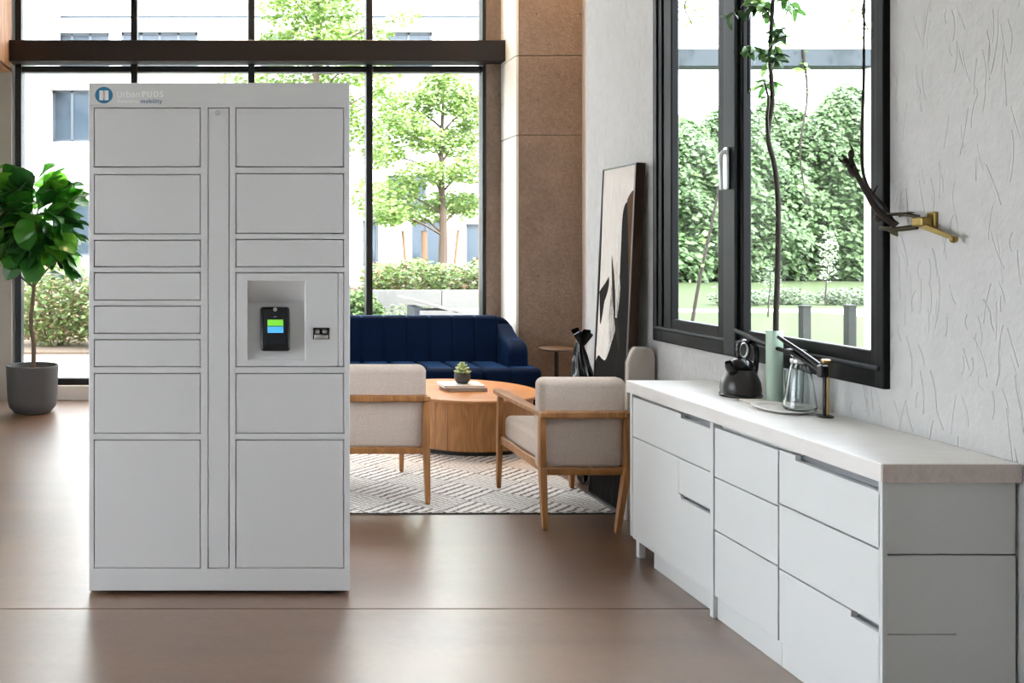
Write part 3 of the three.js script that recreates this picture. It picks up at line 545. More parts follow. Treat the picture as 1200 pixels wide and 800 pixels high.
{
  const t = thing('potted_fig_tree', 'tall potted fig tree with large glossy leaves in a grey pot left of the locker', 'plant', [-1.56, 0, -7.73]);
  obj('pot', lathe([[0, 0], [0.13, 0], [0.15, 0.008], [0.188, 0.05], [0.2, 0.1], [0.212, 0.36], [0.214, 0.385], [0.208, 0.392], [0.2, 0.388], [0.195, 0.34], [0, 0.335]], 56), M.pot, t);
  obj('soil', metres(new THREE.SphereGeometry(0.196, 28, 8, 0, 6.3, 0, Math.PI / 2).scale(1, 0.12, 1).translate(0, 0.336, 0)), M.soil, t);
  obj('trunk', stem([[0.005, 0.33, 0], [0.012, 0.55, 0.01], [-0.012, 0.75, 0], [0.008, 0.95, 0.01], [0.02, 1.25, 0], [0.03, 1.6, 0.02]], 0.021, 0.011, 40, 10), M.bark, t);
  const twigs = [[[0.015, 1.1, 0], [-0.1, 1.35, 0.05], [-0.2, 1.6, 0.02]], [[0.02, 1.2, 0], [0.15, 1.45, -0.02], [0.26, 1.72, 0.03]], [[0.02, 1.3, 0], [0.06, 1.6, 0.12], [0.1, 1.86, 0.1]], [[0.02, 1.25, 0], [0.0, 1.55, -0.13], [-0.1, 1.85, -0.1]], [[0.02, 1.05, 0], [0.16, 1.2, 0.1], [0.28, 1.3, 0.12]], [[0.02, 1.02, 0], [-0.14, 1.15, -0.05], [-0.22, 1.3, -0.03]]];
  obj('branches', twigs.map((q) => stem(q, 0.009, 0.005, 12, 6)), M.bark, t);
  const geos = [leafGeo(0.27, 0.2, 0.25, 0.16, 0.25), leafGeo(0.25, 0.19, 0.45, 0.2, 0.15), leafGeo(0.31, 0.22, 0.1, 0.14, 0.2), leafGeo(0.21, 0.15, 0.3, 0.18, 0.3)];
  const mats = [[0x468f2a, 0.4], [0x2c6c22, 0.28], [0x74bb3a, 0.5], [0x1d4f1b, 0.15]].map(([c, k]) => { const m = leafMat(c, k); m.roughness = 0.32; return m; });
  const O = V(0.03, 1.57, 0);
  for (let i = 0; i < 210; i++) {
    const tw = curve(twigs[i % 6]).getPoint(rr(0.35, 1)), dir = V(rr(-1, 1), rr(-0.75, 0.95), rr(-1, 1)).normalize();
    let s = O.clone().addScaledVector(V(dir.x * 0.32, dir.y * 0.5, dir.z * 0.24), Math.pow(rnd(), 0.5)).lerp(tw, 0.25);
    if (s.x < -0.17) s.x = -0.17 - rnd() * 0.03;
    const g = geos[i % 4], up = dir.y > 0.3, m = mats[Math.floor(rnd() * 4)];
    const out = s.clone().sub(O).setY(0).normalize().multiplyScalar(0.9).add(V(rr(-0.4, 0.4), up ? rr(0.2, 1.1) : rr(-1.1, 0.2), rr(-0.4, 0.4))).normalize();
    if (s.x < -0.1 && out.x < -0.2) out.x *= 0.25;
    const o = obj('leaf', g, m, t); o.position.copy(s); o.lookAt(s.clone().add(out).add(t.position)); o.rotateZ(rr(-0.7, 0.7));
  }
}
/* ------------------------------------------------------------------ leaning canvas, black bag, pale board */
{
  const w = 0.42, h = 1.79, t = thing('abstract_canvas', 'tall narrow canvas with black brush sweeps on white leaning against the plaster wall', 'painting', [2.05, 0, -4.99], -Math.PI / 2);
  t.rotation.order = 'YXZ'; t.rotation.x = -0.045;
  const art = canvasTexture(512, 1824, (c, W, Hh) => {
    c.fillStyle = '#dcd6ce'; c.fillRect(0, 0, W, Hh);
    for (let i = 0; i < 900; i++) { c.strokeStyle = `rgba(${rnd() < 0.5 ? '245,241,235' : '196,188,178'},0.2)`; c.lineWidth = rr(2, 9); c.beginPath(); const x = rr(0, W), y = rr(0, Hh); c.moveTo(x, y); c.quadraticCurveTo(x + rr(-40, 40), y + rr(20, 90), x + rr(-60, 60), y + rr(60, 200)); c.stroke(); }
    const blob = (pts, col) => { c.fillStyle = col; c.beginPath(); c.moveTo(...pts[0]); for (let i = 1; i + 2 < pts.length; i += 3) c.bezierCurveTo(...pts[i], ...pts[i + 1], ...pts[i + 2]); c.closePath(); c.fill(); };
    blob([[330, 390], [320, 230], [350, 190], [430, 200], [470, 330], [512, 620], [512, 900], [512, 1200], [512, 1824], [512, 1824], [300, 1824], [200, 1824], [0, 1824], [0, 1500], [0, 1200], [0, 1090], [60, 1010], [70, 1060], [130, 1060], [180, 1080], [210, 1010], [290, 900], [330, 760], [370, 690], [330, 600], [340, 480], [330, 390]], '#100d0b');
    blob([[390, 190], [430, 150], [480, 130], [505, 150], [510, 420], [505, 700], [500, 860], [470, 640], [440, 420], [390, 190]], '#54391f');
    blob([[190, 480], [240, 560], [290, 700], [290, 820], [330, 800], [380, 900], [370, 1000], [310, 930], [230, 780], [190, 480]], '#2a2420');
    blob([[20, 690], [60, 660], [120, 640], [160, 600], [190, 640], [150, 700], [110, 740], [90, 800], [70, 900], [50, 860], [20, 690]], '#181411');
    blob([[0, 120], [22, 300], [26, 700], [10, 1000], [0, 1000], [0, 600], [0, 120]], '#171310');
    for (let i = 0; i < 160; i++) { c.strokeStyle = `rgba(20,17,14,${rr(0.1, 0.5)})`; c.lineWidth = rr(1, 5); c.beginPath(); const x = rr(200, 420), y = rr(480, 900); c.moveTo(x, y); c.quadraticCurveTo(x + rr(-15, 25), y + 70, x + rr(-40, 20), y + rr(90, 240)); c.stroke(); }
    for (let i = 0; i < 40; i++) { c.strokeStyle = `rgba(200,196,190,${rr(0.1, 0.35)})`; c.lineWidth = rr(1, 4); c.beginPath(); const x = rr(180, 490), y = rr(950, 1750); c.moveTo(x, y); c.quadraticCurveTo(x + 20, y + 60, x - 30, y + 150); c.stroke(); }
  });
  const g = new THREE.BoxGeometry(w - 0.012, h - 0.012, 0.03).translate(0, h / 2, 0.0), u = g.attributes.uv, p = g.attributes.position;
  for (let i = 0; i < u.count; i++) u.setXY(i, p.getX(i) / w + 0.5, p.getY(i) / h);
  obj('canvas', g, phys({ map: art, roughness: 0.75, specularIntensity: 0.15 }), t);
  const fr = std({ color: 0x141210, roughness: 0.4 });
  obj('frame', [rspan(-w / 2 - 0.004, w / 2 + 0.004, h - 0.008, h, -0.022, 0.02, 0.002), rspan(-w / 2 - 0.004, w / 2 + 0.004, 0, 0.008, -0.022, 0.02, 0.002), rspan(-w / 2 - 0.006, -w / 2 + 0.006, 0, h, -0.022, 0.02, 0.002)], fr, t);
  obj('frame_side', rspan(w / 2 - 0.006, w / 2 + 0.012, 0, h, -0.024, 0.026, 0.004), std({ color: 0x3a2417, roughness: 0.4 }), t, 'brown side of the frame');
}
{
  const t = thing('black_bag', 'crumpled glossy black bag standing at the foot of the leaning canvas', 'bag', [2.085, 0, -5.4]);
  const g = new THREE.SphereGeometry(1, 64, 64), p = g.attributes.position;
  for (let i = 0; i < p.count; i++) {
    const x = p.getX(i), y = p.getY(i), z = p.getZ(i), a = Math.atan2(z, x), k = (y + 1) / 2, r = 1 - 0.5 * smooth(0.6, 1, k), f = 1 + 0.13 * Math.sin(a * 7 + y * 5) + 0.1 * Math.sin(a * 13 - y * 9) + 0.06 * Math.sin(y * 23 + a * 3);
    const bulk = Math.pow(Math.max(0, 1 - y * y), 0.28) ; const n = Math.hypot(x, z) || 1;
    p.setXYZ(i, x / n * bulk * 0.06 * r * f * (1 + 0.1 * k) + 0.02 * Math.sin(k * 5), k * 0.83, z / n * bulk * 0.11 * r * f + 0.03 * Math.sin(k * 4));
  }
  g.computeVertexNormals();
  const m = std({ color: 0x121315, roughness: 0.16 });
  obj('sack', g, m, t);
  obj('tied_neck', [0, 1, 2, 3, 4].map((i) => taper([-0.02, 0.8, 0.02], [-0.02 + 0.045 * Math.cos(i * 1.3), 0.87 + 0.02 * (i % 2), 0.02 + 0.045 * Math.sin(i * 1.3)], 0.03, 0.012, 0.05, 0.006)), m, t);
}
{
  const t = thing('leaning_board', 'pale rounded upholstered board leaning by the plaster wall behind the sideboard', 'board', [2.083, 0, -4.685]);
  const s = new THREE.Shape(), w = 0.073; s.moveTo(-w, 0); s.lineTo(w, 0); s.lineTo(w, 0.8); s.quadraticCurveTo(w, 0.86, w - 0.05, 0.86); s.lineTo(-w + 0.05, 0.86); s.quadraticCurveTo(-w + 0.03, 0.85, -w + 0.01, 0.78); s.lineTo(-w, 0);
  obj('padding', metres(new THREE.ExtrudeGeometry(s, { depth: 0.02, bevelEnabled: true, bevelSize: 0.008, bevelOffset: -0.008, bevelThickness: 0.008, bevelSegments: 3 }).translate(0, 0, -0.01)), std({ color: 0xbdb4aa, roughness: 0.9, bumpMap: linenBump, bumpScale: 0.001 }), t);
  obj('back_panel', metres(new THREE.ExtrudeGeometry(s, { depth: 0.012, bevelEnabled: false }).translate(0.004, 0, -0.034)), std({ color: 0x3b332c, roughness: 0.7 }), t, 'dark back panel');
}
/* ------------------------------------------------------------------ things on the worktop */
{
  const Y = SB.top;
  const black = std({ color: 0x131314, roughness: 0.22 }), smoked = std({ color: 0x2b2826, roughness: 0.3 });
  // squat black kettle with a ring handle
  const k = thing('kettle', 'squat glossy black kettle with a ring handle at the left of the worktop things', 'kettle', [2.045, Y, -3.7]);
  obj('body', lathe([[0, 0], [0.062, 0], [0.07, 0.006], [0.074, 0.03], [0.07, 0.06], [0.058, 0.088], [0.046, 0.105], [0.044, 0.112], [0, 0.116]], 44), smoked, k);
  obj('base_ring', lathe([[0.06, 0], [0.076, 0], [0.078, 0.008], [0.074, 0.014], [0.06, 0.012]], 44), black, k);
  obj('lid', lathe([[0, 0.152], [0.02, 0.15], [0.038, 0.14], [0.05, 0.122], [0.05, 0.108], [0, 0.108]], 36), black, k);
  obj('spout', stem([[-0.04, 0.1, 0.02], [-0.062, 0.118, 0.035], [-0.07, 0.14, 0.04]], 0.02, 0.013, 12, 14), black, k);
  obj('handle', [new THREE.TorusGeometry(0.03, 0.008, 14, 40).scale(0.85, 1.15, 1).rotateY(0.25).translate(0.01, 0.183, 0), stem([[0.05, 0.05, -0.01], [0.068, 0.12, -0.015], [0.066, 0.19, -0.012], [0.04, 0.215, 0]], 0.012, 0.009, 20, 12)], black, k);
  obj('handle_inlay', new THREE.TorusGeometry(0.023, 0.003, 10, 36).scale(0.85, 1.2, 1).rotateY(0.25).translate(0.008, 0.183, 0.006), M.silver, k, 'bright inner ring');
  // tall pale green glass vase with a bare branch that carries leaves at its top
  const v = thing('glass_vase', 'slim tall pale green glass vase holding the long bare branch', 'vase', [2.096, Y, -3.56]);
  obj('glass', lathe([[0, 0], [0.026, 0], [0.029, 0.004], [0.03, 0.01], [0.029, 0.27], [0.0275, 0.272], [0.026, 0.27], [0.026, 0.014], [0, 0.012]], 40), phys({ color: 0xc3d8c6, roughness: 0.25, transmission: 0.35, thickness: 0 }), v);
  const b = thing('leafy_branch', 'long thin bare branch with leaves at its top standing in the green vase', 'branch', [2.096, Y + 0.016, -3.56]);
  const main = [[0.004, 0, 0], [0.002, 0.28, 0.005], [0.012, 0.5, 0], [0.008, 0.75, 0.008], [0.0, 0.88, 0], [-0.03, 0.98, 0.01], [-0.02, 1.04, 0], [-0.012, 1.12, 0.006], [-0.016, 1.3, 0], [-0.008, 1.6, 0.01], [-0.01, 1.9, 0]];
  obj('twig', [stem(main, 0.011, 0.006, 80, 8), stem([[-0.03, 0.98, 0.01], [-0.04, 1.06, 0.02], [-0.035, 1.13, 0.02], [-0.045, 1.2, 0.01]], 0.007, 0.003, 16, 6)], M.darkBark, b);
  const lm = [leafMat(0x4c7a34, 0.3), leafMat(0x2f5528, 0.2), leafMat(0x7ea05a, 0.4)], lg = [leafGeo(0.046, 0.024, 0.3, 0.1, 0.2, 0.5), leafGeo(0.056, 0.027, 0.4, 0.12, 0.15, 0.5), leafGeo(0.036, 0.02, 0.2, 0.1, 0.3, 0.5)];
  const c = curve(main), tw = [];
  for (let i = 0; i < 14; i++) {
    const s = c.getPointAt(0.63 + 0.018 * i), e = s.clone().add(V(rr(-0.13, 0.07), rr(-0.14, 0.16), rr(-0.14, 0.14))), m = s.clone().lerp(e, 0.5).add(V(0, 0.03, 0)), q = curve([s, m, e]);
    tw.push(stem([s, m, e], 0.0025, 0.0012, 8, 5));
    for (let j = 0; j < 17; j++) { const o = obj('leaf', lg[(i + j) % 3], lm[(i * 5 + j * 3) % 3], b), p = q.getPoint(rr(0.15, 1)); o.position.copy(p); o.lookAt(V(p.x + rr(-1, 1), p.y + rr(-1.1, 0.4), p.z + rr(-1, 1)).add(b.position)); o.rotateZ(rr(-1, 1)); }
  }
  obj('side_twigs', tw, M.darkBark, b);
  // white tray, glass carafe, brass stand, black pliers-like bar lying on them
  const tr = thing('serving_tray', 'flat white oval tray under the glass carafe on the worktop', 'tray', [2.018, Y, -3.385]);
  obj('dish', metres(lathe([[0, 0], [0.1, 0], [0.122, 0.01], [0.126, 0.013], [0.122, 0.014], [0.1, 0.006], [0, 0.006]], 56).scale(0.7, 1, 0.98)), std({ color: 0xe9e6e1, roughness: 0.3 }), tr);
  const glass = phys({ color: 0xf6fbfb, transmission: 1, thickness: 0.01, roughness: 0.02, ior: 1.45 });
  const cf = thing('carafe', 'clear glass carafe narrowing to its neck on the white tray', 'carafe', [2.06, Y + 0.0065, -3.345]);
  obj('body', lathe([[0, 0], [0.042, 0], [0.052, 0.004], [0.054, 0.014], [0.044, 0.09], [0.032, 0.15], [0.026, 0.175], [0.03, 0.195], [0.028, 0.196], [0.024, 0.176], [0.03, 0.15], [0.041, 0.09], [0.05, 0.016], [0.046, 0.008], [0, 0.008]], 48), glass, cf);
  obj('collar', lathe([[0.027, 0.168], [0.031, 0.17], [0.031, 0.182], [0.027, 0.184]], 32), M.silver, cf);
  const gl = thing('drinking_glass', 'small clear drinking glass right of the carafe', 'glass', [2.12, Y, -3.475]);
  obj('tumbler', lathe([[0, 0], [0.026, 0], [0.029, 0.004], [0.034, 0.13], [0.032, 0.13], [0.027, 0.01], [0, 0.009]], 40), glass, gl);
  const st = thing('brass_stand', 'slim upright brass and dark metal stand at the right of the worktop things', 'stand', [2.085, Y, -3.245]);
  const brass = std({ color: 0xb59a6a, roughness: 0.3, metalness: 0.9 });
  obj('foot', lathe([[0, 0], [0.026, 0], [0.027, 0.006], [0.012, 0.01], [0, 0.01]], 30), black, st);
  obj('rod', [rspan(-0.006, 0.002, 0.008, 0.185, -0.006, 0.006, 0.003)], black, st, 'dark half of the rod'); obj('rod_face', rspan(0.002, 0.012, 0.008, 0.19, -0.007, 0.007, 0.003), brass, st, 'brass half of the rod');
  obj('cap', rbox(0.028, 0.018, 0.022, 0.006, 0.003, 0.192, 0), brass, st);
  obj('clamp', [rbox(0.03, 0.045, 0.03, 0.008, -0.012, 0.16, 0.006), stem([[-0.01, 0.17, 0.0], [-0.03, 0.205, -0.06], [-0.045, 0.235, -0.12], [-0.055, 0.26, -0.18]], 0.012, 0.007, 16, 10), stem([[-0.01, 0.155, 0.0], [-0.035, 0.19, -0.06], [-0.05, 0.215, -0.11]], 0.01, 0.006, 12, 10)], black, st, 'black arms of the stand');
  const pad = thing('folded_cloth', 'small pale folded cloth with a dark edge between kettle and tray', 'cloth', [2.03, Y, -3.53]);
  obj('cloth', rbox(0.11, 0.008, 0.12, 0.003, 0, 0.0045, 0, 3), std({ color: 0xd9d2c6, roughness: 0.95 }), pad); obj('hem', rbox(0.112, 0.004, 0.012, 0.002, 0, 0.0035, -0.062), std({ color: 0x3b3834, roughness: 0.9 }), pad);
}
/* ------------------------------------------------------------------ brass hook on the wall with a dried twig */
{
  const brass = std({ color: 0x8f7a45, roughness: 0.32, metalness: 0.85 });
  const h = thing('wall_hook', 'old brass hook on the plaster wall right of the black window', 'hook', [WALL_X, 1.43, -2.95]);
  obj('mount', [rbox(0.012, 0.05, 0.035, 0.004, -0.005, 0.01, 0.09), rbox(0.035, 0.03, 0.05, 0.008, -0.026, 0.005, 0.075)], brass, h);
  obj('arm', [stem([[-0.03, 0.02, 0.07], [-0.05, 0.03, 0.03], [-0.06, 0.03, -0.02], [-0.065, 0.025, -0.06]], 0.006, 0.005, 16, 10), stem([[-0.03, -0.01, 0.06], [-0.05, -0.016, 0.0], [-0.06, -0.012, -0.06]], 0.009, 0.006, 16, 10)], std({ color: 0x3a3320, roughness: 0.4, metalness: 0.6 }), h);
  obj('lever', [taper([-0.03, -0.005, 0.08], [-0.03, -0.045, 0.2], 0.02, 0.014, 0.012, 0.008, V(1, 0, 0)), new THREE.SphereGeometry(0.011, 16, 12).translate(-0.03, -0.05, 0.205)], brass, h);
  const t = thing('dried_twig', 'dark dried forked twig tucked in the brass hook over the window frame', 'twig', [2.09, 1.43, -2.97]);
  const st = [stem([[0.03, -0.005, 0.02], [-0.005, 0.04, -0.01], [-0.035, 0.1, -0.02], [-0.058, 0.155, -0.03], [-0.075, 0.215, -0.04]], 0.012, 0.006, 30, 8), stem([[-0.058, 0.155, -0.03], [-0.075, 0.165, -0.035], [-0.085, 0.205, -0.04], [-0.098, 0.225, -0.045]], 0.008, 0.004, 14, 6), stem([[-0.072, 0.2, -0.04], [-0.066, 0.235, -0.04], [-0.078, 0.26, -0.04]], 0.005, 0.002, 8, 6),
    stem([[-0.08, 0.2, -0.04], [-0.095, 0.2, -0.045], [-0.108, 0.215, -0.05]], 0.005, 0.002, 8, 6), stem([[-0.03, 0.085, -0.02], [-0.015, 0.1, -0.02], [0.005, 0.125, -0.03]], 0.0045, 0.0015, 10, 6),
    stem([[0.04, 0.0, 0.0], [0.025, 0.06, -0.03], [-0.005, 0.11, -0.05], [-0.02, 0.17, -0.06], [-0.018, 0.5, -0.06], [-0.022, 0.9, -0.05]], 0.005, 0.003, 60, 8)];
  obj('twig', st, M.darkBark, t);
  const knot = new THREE.SphereGeometry(0.011, 12, 10); obj('knots', [knot.clone().translate(-0.078, 0.19, -0.04), knot.clone().scale(0.8, 1.4, 0.8).translate(-0.072, 0.225, -0.04), knot.clone().scale(0.8, 0.8, 0.8).translate(-0.09, 0.205, -0.042), knot.clone().scale(1, 1.2, 1).translate(0.0, 0.02, -0.02)], M.darkBark, t);
  const lm = leafMat(0x5b5636, 0.1); for (const [x, y, z, r] of [[0.03, 0.02, 0.03, 0.4], [0.02, -0.01, 0.0, 2.2]]) { const o = obj('leaf', leafGeo(0.05, 0.028, 0.3, 0.1, 0.3, 0.5), lm, t); o.position.set(x, y, z); o.rotation.set(-0.6, r, 0); }
}
/* ------------------------------------------------------------------ outside: ground, terrace, planting */
struct('ground', box(150, 0.2, 150, 15, -0.22, -35), M.lawn);
{
  const t = structGroup('terrace');                           // pale paving slabs before the glass
  for (let i = 0; i < 9; i++) for (let j = 0; j < 2; j++) obj('paving_slab', rspan(-4 + i * 1.02, -4 + i * 1.02 + 1.01, -0.13, 0, -8.62 - j * 1.3, -8.62 - j * 1.3 - 1.29, 0.006, 1), M.paving, t);
}
struct('added_bounce_paving', [span(-60, -3.75, -0.13, -0.06, 30, -8.6), span(-60, -6, -0.13, -0.06, -8.6, -14)], M.paving);  // unseen pale ground, added to bounce neutral light in from the left
struct('gravel_strip', span(-6, 5.2, -0.13, -0.01, -11.23, -12.0), M.gravel);
const bed = struct('planting_bed', span(-6, 2.1, -0.13, 0.02, -12.0, -15.5), M.soil);
// one leaf of a few triangles; thousands of them make a crown
const oneLeaf = (() => { const g = new THREE.BufferGeometry(); g.setAttribute('position', new THREE.Float32BufferAttribute([0, 0, 0, -0.34, 0.1, 0.45, 0, -0.02, 0.5, 0.34, 0.1, 0.45, 0, -0.1, 1], 3)); g.setIndex([0, 2, 1, 0, 3, 2, 1, 2, 4, 2, 3, 4]); g.computeVertexNormals(); return g; })();
const white = leafMat(0xffffff, 0.5);
function foliage(parent, name, n, size, where, colors, droop = 0.3) {
  const im = shade(new THREE.InstancedMesh(oneLeaf, white, n)), m = new THREE.Matrix4(), q = new THREE.Quaternion(), e = new THREE.Euler(), c = new THREE.Color(), b = new THREE.Color(); im.name = name;
  for (let i = 0; i < n; i++) {
    const p = where(i); e.set(rr(-0.6, 0.6) + droop, rr(0, 6.283), rr(-0.7, 0.7)); q.setFromEuler(e); const s = size * rr(0.65, 1.3);
    im.setMatrixAt(i, m.compose(p, q, V(s, s, s))); const k = Math.floor(rnd() * (colors.length - 1e-6)); c.set(colors[k]); b.set(colors[(k + 1) % colors.length]); im.setColorAt(i, c.lerp(b, rnd()));
  }
  parent.add(im); return stuff(im);
}
const inBall = () => { const v = V(); do v.set(rr(-1, 1), rr(-1, 1), rr(-1, 1)); while (v.lengthSq() > 1); return v; };
const blobs = (list) => { const w = list.map((b) => b[3] * b[4] * b[5]), sum = w.reduce((a, b) => a + b, 0); return () => { let r = rnd() * sum, k = 0; while ((r -= w[k]) > 0 && k < list.length - 1) k++; const b = list[k], v = inBall(); return V(b[0] + v.x * b[3], b[1] + v.y * b[4], b[2] + v.z * b[5]); }; };
const SPRING = [0x7c9c40, 0x94b052, 0x68903a, 0xa4b868], HEDGE = [0x6a8a3c, 0x507430, 0x82a04c, 0x98ac5c, 0x5a7c36], CONIFER = [0x4f6e38, 0x486632, 0x567640, 0x5c7c46];
// broad-leaved tree with tiers of foliage: crown blobs relative to its foot
function tree(label, x, y, z, trunk, limbs, list, n, size, colors, group) {
  const t = thing('tree', label, 'tree', [x, y, z], 0, group);
  obj('trunk', stem(trunk, trunk.r0 ?? 0.08, trunk.r1 ?? 0.02, 40, 9), M.paleBark, t);
  if (limbs.length) obj('branches', limbs.map((l) => stem(l, 0.022, 0.006, 12, 6)), M.paleBark, t);
  foliage(t, 'foliage', n, size, blobs(list), colors); return t;
}
{ // the young tree behind the sofa window: D 15
  const d = 15.2, s = F / d, bx = (px) => (px - 518) / s, by = (py) => EYE - (py - CY) / s - 0.7;
  const L = [[520, 110, 30, 22], [485, 125, 28, 20], [548, 130, 20, 20], [470, 150, 26, 16], [500, 165, 22, 14], [540, 165, 22, 18], [452, 180, 20, 14], [548, 200, 22, 16], [500, 205, 34, 13], [462, 225, 26, 14], [532, 235, 30, 12], [485, 248, 44, 12], [450, 250, 20, 14], [552, 240, 14, 14], [515, 92, 16, 10]].map(([px, py, rx, ry], i) => [bx(px), by(py), rr(-0.4, 0.4), 1.25 * rx / s, 1.2 * ry / s, 0.4]);
  const tr = [[0, 0, 0], [0.02, 1.0, 0], [-0.02, 2.0, 0.02], [0.03, 3.3, 0]]; tr.r0 = 0.085; tr.r1 = 0.015;
  tree('young tree with layered light green foliage standing in the raised planter', (518 - CX) / s, 0.7, -d, tr, L.map((b) => [[0.0, Math.max(0.7, b[1] - 0.35), 0], [b[0] * 0.5, b[1] - 0.12, b[2] * 0.5], [b[0], b[1], b[2]]]), L, 15000, 0.075, SPRING);
}
{ // the taller tree behind the locker, D 13.5
  const d = 13.6, s = F / d, bx = (px) => (px - 372) / s, by = (py) => EYE - (py - CY) / s;
  const L = [[345, 10, 40, 26], [390, 0, 34, 20], [330, 45, 24, 14], [370, 50, 36, 20], [412, 30, 24, 16], [420, 70, 18, 26], [440, 110, 18, 30], [438, 170, 14, 26], [470, 22, 16, 6], [445, 40, 14, 12], [350, 85, 60, 14], [270, 88, 14, 10], [370, 140, 60, 40], [430, 230, 14, 20], [485, 12, 8, 5], [360, -40, 50, 30]].map(([px, py, rx, ry]) => [bx(px), by(py), rr(-0.5, 0.5), 1.2 * rx / s, 1.2 * ry / s, 0.45]);
  const tr = [[0, 0, 0], [0.03, 1.4, 0], [-0.03, 2.8, 0.03], [0.02, 5.2, 0]]; tr.r0 = 0.1; tr.r1 = 0.02;
  tree('taller loose light green tree rising behind the grey locker', (372 - CX) / s, 0, -d, tr, L.map((b) => [[0, Math.max(0.9, b[1] - 0.6), 0], [b[0] * 0.5, b[1] - 0.2, b[2] * 0.5], [b[0], b[1], b[2]]]), L, 16000, 0.075, SPRING);
}
// raised planter wall with its hedge, stakes round the tree
{
  const p = thing('raised_planter', 'long low concrete planter box holding the hedge across the court', 'planter');
  const D = 13, s = F / D, y1 = EYE - (340 - CY) / s;
  for (let i = 0; i < 4; i++) obj('concrete_panel', rspan(2.1 + i * 0.95, 2.1 + i * 0.95 + 0.942, -0.12, y1, -D, -D - 0.14, 0.006), M.planterConcrete, p);
  obj('soil', span(2.1, 5.9, -0.12, y1 - 0.06, -D - 0.15, -16.4), M.soil, p);
  const h = thing('hedge', 'low green hedge with reddish tips growing in the raised planter', 'hedge', [3.7, y1 - 0.06, -13.75]);
  obj('stems', Array.from({ length: 24 }, () => { const x = rr(-1.5, 1.7), z = rr(-0.4, 0.4); return stem([[x, 0, z], [x + rr(-0.1, 0.1), 0.3, z]], 0.012, 0.005, 4, 5); }), M.bark, h);
  foliage(h, 'foliage', 9000, 0.07, () => { const x = rr(-1.6, 1.9); return V(x, rr(0.02, 0.42 + 0.05 * Math.sin(x * 5) + 0.04 * Math.sin(x * 13)), rr(-0.65, 0.55)); }, [...HEDGE, 0x8a5a3a], 0.1);
  [[472, 271, 478], [497, 271, 498], [537, 270, 530]].forEach(([px, py, pb], i) => {
    const d = 15 + 0.2 * i, a = at(pb, 318, d), b = at(px, py, d), t = thing('tree_stake', ['thin tilted timber stake left of the young tree', 'thicker pale timber stake between tree and left stake', 'thin tilted timber stake right of the young tree'][i], 'stake', [a.x, 0.7, a.z]);
    obj('stake', stem([[0, -0.02, 0], [(b.x - a.x) * 0.5, (b.y - 0.7) * 0.5, 0], [b.x - a.x, b.y - 0.7, 0]], i === 1 ? 0.05 : 0.028, i === 1 ? 0.045 : 0.025, 8, 8), std({ color: 0x7a5f46, roughness: 0.9 }), t);
    obj('cap', cyl(i === 1 ? 0.047 : 0.027, i === 1 ? 0.047 : 0.027, 0.02, b.x - a.x, b.y - 0.7, 0, 10), std({ color: 0x5f4a38, roughness: 0.9 }), t);
  });
}
// shrubs along the bed, left of the planter
[[-2.3, -12.9, 1.0, 1.15, 'pale green shrub at the left end of the bed, beside the fig pot'], [-1.3, -12.7, 0.95, 1.0, 'pale green shrub with reddish blossom beside the left edge of the locker'], [-0.1, -12.9, 0.9, 0.9, 'green shrub in the bed, hidden behind the locker'], [1.0, -12.8, 0.8, 0.85, 'green shrub in the bed right of the locker'], [1.75, -12.4, 0.5, 0.75, 'low bushy shrub at the corner of the raised planter']].forEach(([x, z, r, h, label], i) => {
  const t = thing('shrub', label, 'shrub', [x, 0.02, z]);
  obj('stems', Array.from({ length: 9 }, () => { const a = rr(0, 6.28), k = rr(0.1, 0.5) * r; return stem([[0.1 * Math.cos(a), 0, 0.1 * Math.sin(a)], [k * Math.cos(a), h * 0.4, k * Math.sin(a)], [k * 1.5 * Math.cos(a), h * 0.8, k * 1.5 * Math.sin(a)]], 0.012, 0.004, 6, 5); }), M.bark, t);
  foliage(t, 'foliage', 6500, 0.07, () => { const v = inBall(); return V(v.x * r * 0.8, h * 0.5 + v.y * h * 0.52, v.z * r * 0.55); }, i < 2 ? [0x809c50, 0x6c8c42, 0x98b068, 0xa0705c] : HEDGE, 0.2);
});
{ // low grasses before the planter
  [[2.35, -12.3], [2.75, -12.2], [3.85, -12.3]].forEach(([x, z], i) => { const t = thing('tufted_plant', ['pale tufted plant below the planter, left of the outdoor lounger', 'pale tufted plant against the planter, behind the outdoor lounger', 'pale tufted plant at the right end of the outdoor lounger'][i], 'plant', [x, -0.02, z]);
    obj('stems', Array.from({ length: 7 }, () => stem([[rr(-0.04, 0.04), 0, rr(-0.04, 0.04)], [rr(-0.15, 0.15), 0.4, rr(-0.15, 0.15)]], 0.006, 0.003, 4, 5)), M.bark, t);
    foliage(t, 'foliage', 700, 0.06, () => { const v = inBall(); return V(v.x * 0.28, 0.32 + v.y * 0.32, v.z * 0.2); }, [0x87985c, 0x6f8648, 0x9cab74]); });
}
{ // pale concrete lounger with a slanted back
  const t = thing('outdoor_lounger', 'pale outdoor concrete lounger with a slanted backrest before the planter', 'lounger', [2.55, 0, -11.2]);
  obj('seat', rspan(-0.24, 0.62, 0.555, 0.62, -0.25, 0.25, 0.012), M.planterConcrete, t);
  obj('backrest', taper([-0.42, 0.775, 0], [0.32, 0.57, 0], 0.035, 0.5, 0.04, 0.5), M.planterConcrete, t);
  obj('leg', rspan(-0.3, -0.2, 0, 0.66, -0.22, 0.22, 0.01), std({ color: 0x3e4042, roughness: 0.8 }), t); obj('leg', rspan(0.5, 0.6, 0, 0.556, -0.22, 0.22, 0.01), std({ color: 0x3e4042, roughness: 0.8 }), t);
}
